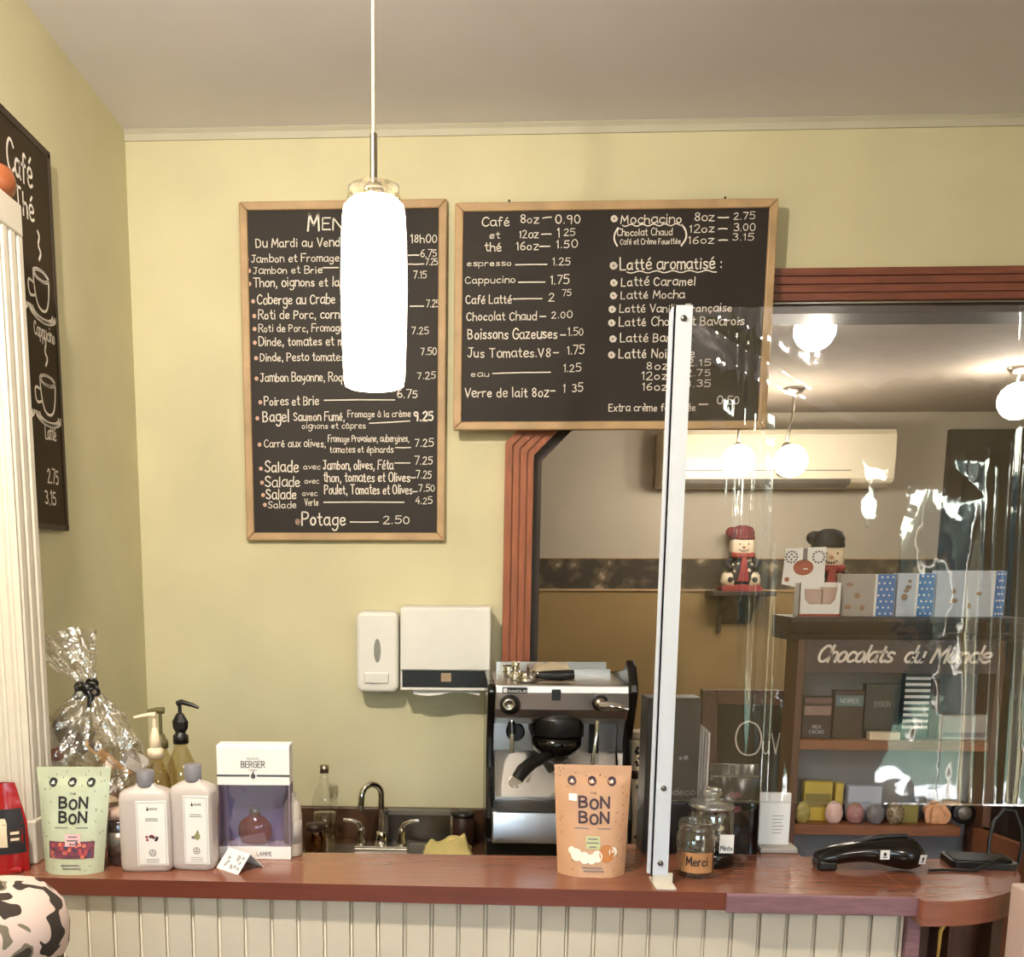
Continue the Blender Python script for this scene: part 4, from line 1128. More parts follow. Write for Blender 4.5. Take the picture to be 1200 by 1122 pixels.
pouch_print(t, ma_, mb_, M_purpleink, M_purpleink, M_greenlabel, (.14, .3), 22, 'cookie')
q = MB(); q.rect(-.64, -.42, .68, .745, ma_, 0, 2); q.build('price_sticker', M_paper, t)

# red bag at the far left
x = W(-4, 1020, 1.80).x
t = thing('coffee_bag', 'glossy red bag with dark picture at the left bar corner', 'bag', (x, 1.815, BAR), .1)
q = MB()
hb_ = W(0, 917, 1.82).z - BAR
def rb_(u, v, s_):
    w_ = .058 * (1 - .35 * max(0, v - .55) / .45) 
    return Vector((u * w_, s_ * (.024 * (1 - abs(u) ** 3) * (1 - max(0, v - .5) * 1.7) + .001) + .002 * noise.noise((u * 3, v * 5, s_)), v * hb_))
q.grid(lambda a, b: rb_(a * 2 - 1, b, -1), 16, 20).grid(lambda a, b: rb_(1 - 2 * a, b, 1), 16, 20)
q.build('bag_body', M_red, t)
q = MB(); rbf = lambda u, v: rb_(u, v, -1) + Vector((0, -.001, 0)); rbf2 = lambda u, v: rb_(u, v, -1) + Vector((0, -.0016, 0))
q.rect(-.8, .95, .22, .72, rbf, 0, 8); q.rect(-.3, .45, .3, .62, rbf2, 1, 5); q.disc(.35, .62, .2, .07, rbf2, 0); q.rect(.5, .85, .34, .5, rbf2, 2, 2)
q.rect(.55, .8, .37, .4, lambda u, v: rbf2(u, v) + Vector((0, -.0005, 0)), 1); q.rect(.55, .8, .44, .47, lambda u, v: rbf2(u, v) + Vector((0, -.0005, 0)), 1)
q.build('picture_panel', [M_ink, M_cream, M_choc], t)
MB().box(-.05, .05, -.024, .024, -.0, .012).build('bag_base', M_red, t, bevel=.005)

# ================================================================== FROSTED BOTTLES
def frosted(label, pxl, pxr, py_t, py_b, rz, seed, fruit):
    g0 = WZ((pxl + pxr) / 2, py_b, BAR); Y = g0.y + .022
    w_ = (W(pxr, 960, Y).x - W(pxl, 960, Y).x) / 2
    hh = W((pxl + pxr) / 2, py_t, Y).z - BAR
    hs = hh * .82
    t = thing('refill_bottle', label, 'bottle', (g0.x, Y, BAR), rz)
    MB().lathe([(.0, .001), (.86, .0), (.97, .004), (1, .015), (1, hs - .02), (.94, hs - .006), (.6, hs + .002), (.38, hs + .006), (.36, hs + .01), (0, hs + .01)], 48, 0, (0, 0, 0), True, None, w_, .026, 6).build('bottle_body', M_frost, t)
    MB().lathe([(.0155, hs + .004), (.0165, hs + .007), (.0175, hh - .001), (.016, hh), (0, hh)], 28, 0).build('cap', M_gray, t)
    lx0, lx1 = -w_ * .3, w_ * .88
    yb2 = -.0272
    MB().box(lx0, lx1, yb2, -.02, .014, hs - .02).build('label', M_paper, t, bevel=.0006)
    mfq = lambda u, v: (u, yb2 - .0006, v)
    q = MB(); lc = (lx0 + lx1) / 2; lw = lx1 - lx0; lh = hs - .034; l0 = .014
    for a_, b_ in (((lx0 + .003, l0 + .003), (lx1 - .003, l0 + .003)), ((lx0 + .003, l0 + lh - .003), (lx1 - .003, l0 + lh - .003))): q.ribbon([a_, b_], .0006, mfq, 1)
    for xx in (lx0 + .003, lx1 - .003): q.ribbon([(xx, l0 + .003), (xx, l0 + lh - .003)], .0006, mfq, 1)
    q.disc(lc - .007, l0 + lh * .87, .0022, .0028, mfq, 0, 10); q.disc(lc - .007, l0 + lh * .9, .0008, .0022, mfq, 0, 8)
    write(q, 'BERGER', lc - .003, lc + .012, l0 + lh * .865, .0035, mfq, .0006, 1, smooth=False)
    for k, wv in enumerate((.011, .012)): q.ribbon([(lc - wv, l0 + lh * (.73 - .03 * k)), (lc + wv, l0 + lh * (.73 - .03 * k))], .0013, mfq, 1)
    q.ring(lc, l0 + lh * .2, .0062, .0012, mfq, 0)
    q.ribbon([(lc - .003, l0 + lh * .2 - .002), (lc, l0 + lh * .2 + .0035), (lc + .003, l0 + lh * .2 - .002), (lc - .003, l0 + lh * .2 - .002)], .001, mfq, 0)
    for k in range(3): q.ribbon([(lc - .012, l0 + lh * (.1 - .025 * k)), (lc + .012, l0 + lh * (.1 - .025 * k))], .0008, mfq, 1)
    q.build('label_print', [M_ink, M_inkgrey], t)
    q = MB()
    if fruit == 'berry':
        for k in range(9): q.disc(lc + random.uniform(-.011, .011), l0 + lh * .42 + random.uniform(-.004, .004), .0028, .0026, mfq, k % 3, 10)
        q.disc(lc - .001, l0 + lh * .455, .005, .0035, mfq, 0, 10)
        q.build('fruit_picture', [mat('rose_print', (150, 60, 80), .5), M_inkgrey, mat('plum_print', (66, 44, 66), .5)], t)
    else:
        q.disc(lc + .002, l0 + lh * .41, .006, .007, mfq, 0, 14); q.disc(lc + .003, l0 + lh * .46, .003, .005, mfq, 0, 12)
        q.disc(lc - .006, l0 + lh * .395, .004, .003, mfq, 1, 10); q.ribbon([(lc + .003, l0 + lh * .48), (lc + .004, l0 + lh * .51)], .0008, mfq, 1)
        q.build('fruit_picture', [mat('pear_print', (158, 160, 108), .5), M_inkgrey], t)
frosted('frosted refill bottle with red berry label and grey cap', 141, 200, 903, 1022, .1, 1, 'berry')
frosted('frosted refill bottle with green pear label and grey cap', 201, 251, 896, 1020, -.06, 2, 'pear')

# ================================================================== LAMP GIFT BOX
g0 = WZ(298, 1008, BAR); Y = 1.915
x0, x1 = W(256, 960, Y).x, W(340, 960, Y).x
hh = W(298, 874, Y).z - BAR
w2 = (x1 - x0) / 2; dp = .045
gb = thing('gift_box', 'white windowed gift box with grey stripe holding a red glass lamp', 'gift box', ((x0 + x1) / 2, Y, BAR), .03)
b0, b1 = hh * .115, hh * .655
MB().box(-w2, w2, 0, dp, 0, b0).build('box_base', M_paper, gb, bevel=.001)
MB().prism_x([(0, b1), (0, hh - .004), (.004, hh), (dp, hh), (dp, b1)], -w2, w2).build('box_top', M_paper, gb, bevel=.001)
MB().box(-w2 + .001, w2 - .001, dp - .002, dp, b0, b1).build('back_panel', mat('lilac_card', (158, 150, 178), .5), gb)
q = MB(); q.box(-w2, -w2 + .003, .0, dp, b0, b1).box(w2 - .003, w2, 0, dp, b0, b1); q.build('side_panel', mat('smoke_card', (128, 112, 128), .5), gb)
MB().box(-w2 + .003, w2 - .003, .0, .0008, b0, b1).build('window_film', M_smoke, gb)
mfb = lambda u, v: (u, -.0008, v)
q = MB()
q.rect(-w2, w2, b1 + .018, b1 + .022, mfb, 0)
q.disc(0, b1 + .019, .0075, .008, lambda u, v: (u, -.0011, v), 1); q.disc(0, b1 + .019, .0048, .0055, lambda u, v: (u, -.0014, v), 0); q.disc(0, b1 + .026, .0016, .003, lambda u, v: (u, -.0014, v), 0, 8)
write(q, 'BERGER', -.024, .024, b1 + .037, .0125, mfb, .0016, 0, smooth=False)
write(q, 'MAISON', -.012, .012, b1 + .053, .0045, mfb, .0006, 2, smooth=False); write(q, 'PARIS', -.008, .008, b1 + .029, .004, mfb, .0006, 2, smooth=False)
write(q, 'LAMPE', .004, .034, .008, .008, mfb, .0012, 2, smooth=False)
q.build('box_print', [mat('slate_ink', (74, 78, 86), .5), M_paper, M_inkgrey], gb)
rl = thing('glass_lamp', 'round red glass fragrance lamp inside the windowed gift box', 'lamp', (gb.location.x - .004, Y + .0235, BAR + b0 + .0009))
MB().lathe([(.0, 0), (.022, 0), (.03, .006), (.036, .022), (.034, .04), (.022, .054), (.012, .058), (.011, .066), (0, .066)], 30, 0, ry=.52).build('lamp_body', mat('ruby_glass', (140, 34, 44), .08, var=.1, coat=.6), rl)
MB().lathe([(.012, .064), (.013, .07), (.009, .078), (.0, .08)], 20, 0, ry=.9).build('burner_cap', M_chrome, rl)
# tent card
g0 = WZ(280, 1020, BAR)
tc_ = thing('tent_card', 'small folded tent card with dark print in front of gift box', 'card', (WZ(278, 1019, BAR).x, 1.862, BAR), .9)
q = MB(); q.prism_y([(-.033, 0), (0, .035), (.033, 0), (.0315, 0), (0, .0335), (-.0315, 0)], -.038, .03)
q.build('folded_card', M_paper, tc_)
q = MB()
nrm = Vector((-.035, 0, .033)).normalized() * .0007
mft = lambda u, v: Vector((-.033 + .033 * v, -.036 + .064 * u, .035 * v)) + nrm
for k in range(13):
    u, v = random.uniform(.1, .9), random.uniform(.15, .85)
    q.disc(u, v, .06, .07, mft, 0, 9); q.disc(u, v, .025, .03, lambda a_, b_: mft(a_, b_) + nrm, 1, 7)
q.build('card_print', [M_inkgrey, M_paper], tc_)
# white bottle right of the gift box
a = W(346, 1000, 1.955)
wb2 = thing('white_bottle', 'small round-shouldered white bottle half behind the gift box', 'bottle', (a.x - .003, 1.95, BAR - .001))
MB().lathe([(0, .002), (.017, .002), (.019, .006), (.019, .09), (.016, .112), (.009, .125), (.008, .134), (0, .135)], 24, 0).build('bottle_body', mat('frosted_white', (196, 186, 172), .4), wb2)
MB().lathe([(.0194, .03), (.0194, .078)], 24, 0).build('label', M_greycard, wb2)

# ================================================================== PUMP BOTTLES
def pump_bottle(label, px, py_t, Y, matp, matb, style):
    x = W(px, 900, Y).x; top = W(px, py_t, Y).z - BAR
    t = thing('pump_bottle', label, 'pump bottle', (x, Y, BAR), 0)
    nb = top - .088
    MB().lathe([(0, .001), (.033, .001), (.036, .006), (.036, nb * .62), (.03, nb * .78), (.015, nb * .93), (.013, nb), (0, nb)], 28, 0).build('bottle', matb, t)
    MB().lathe([(.0, nb - .004), (.017, nb - .004), (.017, nb + .014), (.012, nb + .018), (.009, nb + .03), (.0, nb + .03)][1:], 20, 0).build('collar', matp, t)
    MB().tube([(0, 0, nb + .02), (0, 0, top - .006)], .0042, 10).build('plunger', matp, t)
    return t, nb, top
t, nb, top = pump_bottle('clear syrup bottle with tall black pump behind the refill bottles', 213, 823, 2.08, M_black, M_syrup, 0)
MB().lathe([(.008, nb + .016), (.017, nb + .03), (.018, nb + .045), (.008, nb + .062), (.005, nb + .064)], 8, 0, smooth=False).build('pump_body', M_black, t)
MB().tube([(-.006, 0, top - .004), (.004, 0, top), (.03, -.004, top - .006), (.044, -.006, top - .012)], [.006, .006, .0045, .003], 10).build('spout', M_black, t)
t, nb, top = pump_bottle('syrup bottle with pale cream pump behind the wrapped basket', 183, 838, 1.985, M_cream, M_syrup, 1)
MB().lathe([(.006, nb + .016), (.013, nb + .02), (.01, nb + .04), (.005, nb + .06)], 18, 0).build('pump_body', M_cream, t)
MB().tube([(-.042, -.004, top - .006), (-.01, 0, top), (.004, 0, top)], [.003, .005, .006], 10).build('spout', M_cream, t)
t, nb, top = pump_bottle('syrup bottle with dark olive pump behind the cream pump', 190, 833, 2.29, mat('olive_plastic', (96, 90, 56), .4), M_syrup, 2)
MB().tube([(-.03, 0, top - .004), (-.006, 0, top), (.01, 0, top)], [.006, .008, .008], 10).build('spout', MATS['olive_plastic'], t)
g0 = W(243, 925, 1.99)
bl = thing('cotton_ball_jar', 'round jar of beige wax balls behind the pear label bottle', 'jar', (W(243, 930, 1.935).x, 1.935, BAR))
MB().lathe([(0, .001), (.02, .001), (.024, .006), (.024, .1), (.021, .1), (.021, .006), (0, .005)], 24, 0).build('jar_glass', M_glass, bl)
q = MB()
for k, (dx, dz) in enumerate(((-.009, .112), (.01, .114), (0, .1), (.002, .124))): q.ball((dx, 0, dz), .014, .014, .014, 0, 14, 9)
q.build('wax_balls', M_cream, bl)

# ================================================================== GIFT BASKET IN CELLOPHANE
gx, gy = W(92, 980, 2.13).x, 2.13
gbk = thing('gift_basket', 'gift basket wrapped in crinkled cellophane tied with black bow', 'gift basket', (gx, gy, BAR))
MB().lathe([(.0, .002), (.9, .002), (.94, .008), (1, .07), (1.03, .072), (1.03, .08), (.97, .08), (.92, .012), (0, .01)], 40, 0, (0, 0, 0), True, None, .135, .095, 3).build('basket', M_wick, gbk)
def tissue(u, v):
    a_ = 2 * PI * u; r_ = 1 - v
    return Vector((.125 * r_ * math.cos(a_), .085 * r_ * math.sin(a_), .05 + .03 * (1 - r_ ** 2) + .022 * noise.noise((4 * r_ * math.cos(a_), 4 * r_ * math.sin(a_), 2)) * min(1, 3 * v)))
MB().grid(tissue, 40, 12, 0, False).build('tissue_filler', M_cream, gbk)
tie = Vector((W(104, 806, 2.1).x - gx, -.03, W(104, 806, 2.1).z - BAR))
random.seed(4)
def cello(u, v):
    a_ = u * 2 * PI
    ca, sa = math.cos(a_), math.sin(a_)
    if v < .7:
        t_ = v / .7
        r = .155 * (1 - t_ ** 2.1) + .012
        c_ = tie * (t_ ** 1.3)
        z = tie.z * t_ ** .9
        crx, cry = r * 1.06, r * .8
    else:
        t_ = (v - .7) / .3
        r = .012 + .075 * t_ ** 1.1
        c_ = tie + Vector((-.07, 0, 0)) * t_ 
        z = tie.z + .125 * t_
        crx, cry = r, r * .75
    amp = .02 * (1 if v < .62 else .6 + 1.4 * max(0, v - .7)) * min(1, v * 6 + .15)
    nr = amp * noise.noise((ca * 2.6 + 7, sa * 2.6, v * 5)) + amp * .5 * noise.noise((ca * 7, sa * 7 + 3, v * 11))
    if v > .8: z += .03 * noise.noise((ca * 2.2, sa * 2.2, 3.3))
    return Vector((c_.x + ca * (crx + nr), c_.y + sa * (cry + nr), max(.001, z + nr * .4)))
MB().grid(cello, 64, 60, 0, False).build('cellophane_wrap', M_cello, gbk)
q = MB()
def loop(cx, cz, ang, r1, r2):
    pts = []
    for k in range(17):
        a_ = 2 * PI * k / 16
        p = Vector((r1 * (1 - math.cos(a_)), 0, r2 * math.sin(a_)))
        p = rot('Y', ang) @ p
        pts.append((cx + p.x, tie.y - .012 + .006 * math.sin(a_ * 2), cz + p.z))
    return pts
for ang, r1, r2 in ((2.5, .016, .01), (3.4, .012, .008), (.3, .014, .011), (-.7, .013, .01)):
    q.tube(loop(tie.x, tie.z, ang, r1, r2), .0042, 8)
q.ball((tie.x, tie.y - .012, tie.z), .014, .012, .013)
q.tube([(tie.x, tie.y - .012, tie.z), (tie.x + .012, tie.y - .02, tie.z - .02), (tie.x + .006, tie.y - .024, tie.z - .045)], [.007, .008, .004], 8)
q.build('bow', M_black, gbk)
def loose(name, label, cat, px, py, Y, size, eul, m_, bev=.002):
    p = W(px, py, Y)
    o = MB().box(-size[0] / 2, size[0] / 2, -size[1] / 2, size[1] / 2, -size[2] / 2, size[2] / 2)
    t = thing(name, label, cat, tuple(p)); t.rotation_euler = eul
    o.build('carton', m_, t, bevel=bev)
    return t, size
t, sz = loose('candy_box', 'tall white box with red band leaning inside the wrapped basket', 'box', 50, 880, 2.12, (.075, .025, .13), (.1, -.28, 0), M_paper)
MB().box(-sz[0] / 2 - .0005, sz[0] / 2 + .0005, -sz[1] / 2 - .0005, sz[1] / 2 + .0005, -.03, .0).build('red_band', M_redpaint, t)
MB().box(-.03, .03, -sz[1] / 2 - .0008, -sz[1] / 2, .01, .05).build('picture', M_greycard, t)
t, sz = loose('tin_box', 'flat grey tin tilted inside the wrapped basket', 'tin', 84, 862, 2.15, (.09, .03, .05), (.2, .45, 0), M_tin)
MB().box(-sz[0] / 2 - .001, sz[0] / 2 + .001, -sz[1] / 2 - .001, sz[1] / 2 + .001, .012, .026).build('lid', M_tin, t, bevel=.002)
for k, (px, py, an) in enumerate(((112, 882, .75), (130, 890, .68))):
    t, sz = loose('biscuit_stick', ('left tan biscuit stick slanting inside the wrapped basket', 'right tan biscuit stick slanting inside the wrapped basket')[k], 'biscuit', px, py, 2.09, (.115, .012, .012), (0, an, 0), M_stick, .004)
    MB().box(-.058, -.03, -.0064, .0064, -.0064, .0064).build('chocolate_tip', M_choc, t, bevel=.003)
t, sz = loose('candy_bag', 'pale wrapped candy packet at the right inside the wrapped basket', 'packet', 160, 896, 2.13, (.07, .03, .05), (0, .5, 0), M_greycard, .012)
MB().box(-.02, .02, -.0158, -.015, -.012, .012).build('packet_label', M_paper, t)
g0 = WZ(138, 1016, BAR)
jr = thing('jam_jar', 'dark jam jar wrapped in film behind the berry label bottle', 'jar', (W(140, 980, 1.875).x, 1.875, BAR))
MB().lathe([(0, .001), (.022, .001), (.025, .006), (.025, .085), (.02, .095), (0, .095)], 26, 0).build('jar_glass', mat('dark_jam', (56, 44, 42), .12, var=.3, coat=.5), jr)
MB().lathe([(.0225, .095), (.0225, .112), (.02, .114), (0, .114)], 26, 0).build('lid', mat('pink_cream_lid', (196, 164, 150), .4), jr)
MB().lathe([(.0254, .022), (.0254, .07)], 26, 0).build('label', M_tin, jr)

# ================================================================== RIGHT BAR ITEMS
# tip jar
jx = W(815, 990, 1.862).x
tj = thing('tip_jar', 'clear glass tip jar with kraft label reading merci', 'jar', (jx, 1.862, BAR))
R_ = .0365
MB().lathe([(0, .001), (R_ - .004, .001), (R_, .006), (R_, .085), (R_ - .004, .094), (R_ - .005, .1), (R_ - .004, .104), (R_ - .001, .108), (R_ - .004, .110), (R_ - .007, .104), (R_ - .003, .084), (R_ - .003, .007), (0, .005)], 36, 0).build('jar_glass', M_glass, tj)
MB().lathe([(R_ - .003, .092), (R_ - .002, .096), (R_ - .003, .1)], 36, 0).build('threaded_neck', M_glass, tj)
q = MB(); mfj = lambda u, v: (R_ * 1.015 * math.sin(u / R_), -R_ * 1.015 * math.cos(u / R_), v)
q.grid(lambda a_, b_: mfj(-.036 + .066 * a_, .014 + .04 * b_), 20, 2); q.build('kraft_label', M_kraft, tj)
q = MB(); mfj2 = lambda u, v: (R_ * 1.03 * math.sin(u / R_), -R_ * 1.03 * math.cos(u / R_), v)
random.seed(9); write(q, 'Merci', -.024, .016, .029, .017, mfj2, .0026, jit=.06); q.build('lettering', M_ink, tj)
random.seed(12)
for k in range(5):
    co = thing('coin', 'silver coin lying in the tip jar', 'coin', (jx + random.uniform(-.012, .012), 1.862 + random.uniform(-.012, .012), BAR + .0062 + k * .0022), group='coins in the tip jar')
    MB().lathe([(0, 0), (.0115, 0), (.012, .0005), (.012, .0015), (.0115, .002), (0, .002)], 22, 0).build('coin_disc', M_nickel, co)
# glass canister on a black base
cx_ = W(831, 990, 1.945).x
gc = thing('glass_canister', 'lidded glass canister on round black base behind the tip jar', 'canister', (cx_, 1.945, BAR))
MB().lathe([(0, 0), (.047, 0), (.05, .006), (.05, .024), (.048, .032), (0, .032)], 36, 0).build('black_base', M_blackgloss, gc)
MB().lathe([(.0, .033), (.044, .033), (.046, .04), (.046, .108), (.042, .116), (.04, .116), (.043, .106), (.043, .042), (0, .038)], 36, 0).build('glass_body', M_glass, gc)
MB().lathe([(.045, .117), (.046, .122), (.042, .128), (.02, .131), (.016, .133), (.016, .14), (.021, .144), (.021, .152), (.017, .156), (0, .156)], 36, 0).build('lid', clear('frosted_lid', (.9, .9, .88), .25, 2.2, .25), gc)
q = MB()
random.seed(2)
for k in range(26):
    a_ = random.uniform(0, 6.3); r_ = random.uniform(0, .03)
    q.ball((r_ * math.cos(a_), r_ * math.sin(a_), .046 + .0022 * k), .009, .006, .007, random.choice((0, 1)), 9, 6)
o = q.build('candies', [M_cream, M_tin], gc); o['kind'] = 'stuff'
q = MB(); q.box(.008, .036, -.0475, -.0465, .034, .072, 0); q.build('label', M_paper, gc)
q = MB(); write(q, 'Mints', .01, .033, .04, .009, lambda u, v: (u, -.0482, v), .0014, jit=.05); q.build('lettering', M_ink, gc)

# tall black box
a, b = W(757, 818, 2.0), W(812, 1000, 2.0)
kb = thing('tall_box', 'tall black gift box behind the aluminium post', 'box', ((a.x + b.x) / 2 + .004, 2.0, BAR), .05)
w2 = (b.x - a.x) / 2; hh = a.z - BAR
MB().box(-w2, w2, 0, .06, 0, hh).build('carton', mat('black_card', (28, 23, 23), .45, var=.15), kb, bevel=.0015)
q = MB(); mfk = lambda u, v: (u, -.0008, v)
write(q, 'cudeco', -w2 * .35, w2 * .9, hh * .385, .014, mfk, .0018, jit=.03); q.disc(w2 * .3, hh * .62, .004, .004, mfk); q.disc(w2 * .5, hh * .625, .005, .005, mfk)
q.ribbon([(-.02, hh * .33), (.03, hh * .33)], .0012, mfk)
q.build('lettering', M_inkgrey, kb)
# white ribbed paper bags leaning next to it
a = W(819, 890, 2.045)
ev = thing('envelope_stack', 'narrow bundle of white envelopes standing beside tall black box', 'envelopes', (a.x + .006, 2.045, BAR))
q = MB()
for k in range(4): q.box(-.012 + k * .006, -.0075 + k * .006, -.02, .02, 0, W(819, 848 + k * 3, 2.045).z - BAR)
q.build('envelopes', M_greycard, ev)
# black coffee bag
a, b = W(836, 899, 2.0), W(889, 1003, 2.0)
kb = thing('coffee_bag', 'black foil coffee bag with faint red lips on the bar', 'bag', ((a.x + b.x) / 2, 2.032, BAR), -.03)
w2 = (b.x - a.x) / 2; hh = a.z - BAR
def cbag(u, v, s_):
    d = .026 * (1 - .9 * max(0, v - .55) / .45) * (1 - .25 * abs(u) ** 6)
    return Vector((u * w2 * (1 - .02 * v), s_ * d + .0015 * noise.noise((u * 3, v * 5, s_ + 3)), v * hh))
q = MB(); q.grid(lambda a_, b_: cbag(2 * a_ - 1, b_, -1), 14, 20).grid(lambda a_, b_: cbag(1 - 2 * a_, b_, 1), 14, 20)
q.grid(lambda a_, b_: cbag(1, b_, 2 * a_ - 1), 4, 20).grid(lambda a_, b_: cbag(-1, b_, 1 - 2 * a_), 4, 20)
q.add([cbag(-1, 0, -1), cbag(1, 0, -1), cbag(1, 0, 1), cbag(-1, 0, 1)], [(0, 3, 2, 1)]); q.add([cbag(-1, 1, -1), cbag(1, 1, -1), cbag(1, 1, 1), cbag(-1, 1, 1)], [(0, 1, 2, 3)])
q.build('bag_body', M_blackgloss, kb)
MB().box(-w2 + .002, w2 - .002, -.012, -.0045, hh * .86, hh * .88).build('seal_strip', M_steeldark, kb)
q = MB(); mfc = lambda u, v: cbag(u, v, -1) + Vector((0, -.001, 0))
lip = [(-.28, .66), (-.12, .71), (0, .69), (.12, .71), (.28, .66), (.0, .63)]
q.poly([(u, v) for u, v in lip][::-1], mfc); q.poly([(-.26, .5), (0, .47), (.26, .5), (.2, .55), (-.2, .55)], mfc)
q.build('red_print', mat('dim_red', (104, 44, 40), .5), kb)
# white card in holder on a pale base
a, b = W(891, 929, 2.045), W(923, 995, 2.045)
wc = thing('display_card', 'white printed card standing in a holder beside the black bag', 'card', ((a.x + b.x) / 2, 2.045, BAR))
w2 = (b.x - a.x) / 2; hh = a.z - BAR
MB().box(-w2, w2, -.004, .004, .012, hh).build('card_panel', M_paper, wc, bevel=.001)
MB().box(-w2 - .002, w2 + .012, -.03, .022, 0, .012).build('holder_base', M_greycard, wc, bevel=.003)
q = MB()
for k in range(6): q.ribbon([(-.004, hh * (.6 - .06 * k)), (.018 - .002 * (k % 3), hh * (.605 - .06 * k))], .0012, lambda u, v: (u, -.0046, v))
q.build('card_print', M_inkgrey, wc)

# handheld vacuum
a = WZ(1020, 1021, BAR)
hv = thing('handheld_vacuum', 'black handheld vacuum lying on the bar with two white stickers', 'handheld vacuum', (a.x, 1.915, BAR))
kk = 1.9 / 1137 * 1.01
def pxo(px): return (px - 1020) * kk
pts = [(pxo(958), .022), (pxo(968), .025), (pxo(985), .032), (pxo(1005), .038), (pxo(1025), .04), (pxo(1045), .038), (pxo(1062), .036), (pxo(1074), .033), (pxo(1081), .03)]
rad = [.014, .02, .021, .022, .025, .034, .036, .03, .012]
n = len(pts)
q = MB()
seg = 22
vs_, fs = [], []
for (px_, zc2), r_ in zip(pts, rad):
    for k in range(seg):
        a_ = 2 * PI * k / seg
        zz = zc2 + r_ * .95 * math.sin(a_)
        vs_.append((px_, r_ * 1.15 * math.cos(a_), max(.001, zz) if px_ > pxo(1040) else max(zc2 - .024, zz)))
for i in range(n - 1):
    for k in range(seg):
        fs.append((i * seg + k, (i + 1) * seg + k, (i + 1) * seg + (k + 1) % seg, i * seg + (k + 1) % seg))
q.add(vs_, fs, 0, True); q.add(vs_[:seg], [list(range(seg))]); q.add(vs_[-seg:], [list(range(seg))[::-1]])
q.build('vacuum_body', M_blackgloss, hv, subsurf=1)
MB().box(pxo(957), pxo(980), -.02, .02, 0, .022).build('nozzle', M_black, hv, bevel=.006)
MB().tube([(pxo(1000), 0, .056), (pxo(1030), 0, .068), (pxo(1062), 0, .072)], [.003, .005, .004], 10).build('top_ridge', M_black, hv)
for px_, dz, tl in ((1028, .042, .02), (1071, .034, -.15)):
    q = MB(); xx = pxo(px_); yy = -(.0372 if px_ < 1050 else .0385)
    mfs = lambda u, v: Vector((xx + u * math.cos(tl) - v * math.sin(tl), yy - .0006 + (.006 if px_ > 1050 else 0) * 0 + (u * .55 if px_ > 1050 else 0), dz + u * math.sin(tl) + v * math.cos(tl)))
    q.rect(-.009, .009, -.0095, .0095, mfs, 0)
    mfs2 = lambda u, v: mfs(u, v) + Vector((0, -.0006, 0))
    q.disc(0, .001, .0032, .004, mfs2, 1, 9); q.rect(-.004, .004, -.006, -.004, mfs2, 1)
    q.build('white_sticker', [M_paper, M_ink], hv)
# flat black device and its cable at the bar end
a = WZ(1150, 1024, BAR)
tm = thing('flat_black_tray', 'flat black tray lying at the rounded bar end', 'tray', (a.x + .02, 1.925, BAR), -.12)
MB().prism_z(rrect(.062, .075, .012, 5), 0, .014).build('tray_body', M_black, tm, bevel=.003)
MB().prism_z(rrect(.055, .06, .01, 5, .007), .0141, .0165).build('tray_pad', M_blackgloss, tm)
cbl = thing('power_cable', 'black cable looping up from the bar end', 'cable', (W(1187, 1000, 1.93).x - .004, 1.955, BAR))
q = MB(); q.tube([(-.03, .0, .024), (-.028, .005, .05), (-.02, .01, .09), (.0, .012, .115), (.02, .008, .112), (.03, 0, .08), (.034, -.002, .04), (.03, .0, .004)], .0035, 8)
q.tube([(.03, 0, .004), (-.02, -.03, .024), (-.08, -.05, .0035), (-.13, -.045, .0035), (-.17, -.05, .0035)], .003, 8)
q.build('cable_strand', M_black, cbl)

# ================================================================== BACK ROOM
# air conditioner
YA = YF - .2
a, b = W(778, 503, YA), W(1048, 570, YA)
ac = thing('air_conditioner', 'long cream wall air conditioner under the back room ceiling', 'air conditioner', ((a.x + b.x) / 2, YF, b.z))
w2, hh = (b.x - a.x) / 2, a.z - b.z
MB().prism_x([(-.2, hh * .14), (-.205, hh * .5), (-.2, hh * .9), (-.18, hh), (-.001, hh), (-.001, 0), (-.12, 0), (-.185, hh * .06)], -w2, w2).build('housing', M_acw, ac, bevel=.008, seg=3)
MB().box(-w2 * .97, w2 * .62, -.207, -.198, hh * .27, hh * .285).build('panel_seam', M_inkgrey, ac)
MB().prism_x([(-.204, hh * .05), (-.21, hh * .12), (-.2, hh * .13), (-.14, hh * .02), (-.14, -.006)], -w2 * .95, w2 * .62).build('air_vane', M_tin, ac)
o_ = W(922, 556, YA - .01)
MB().disc(o_.x - ac.location.x, o_.z - b.z, .055, .018, lambda u, v: (u, -.2095, v), 0, 24).build('oval_badge', M_tin, ac)

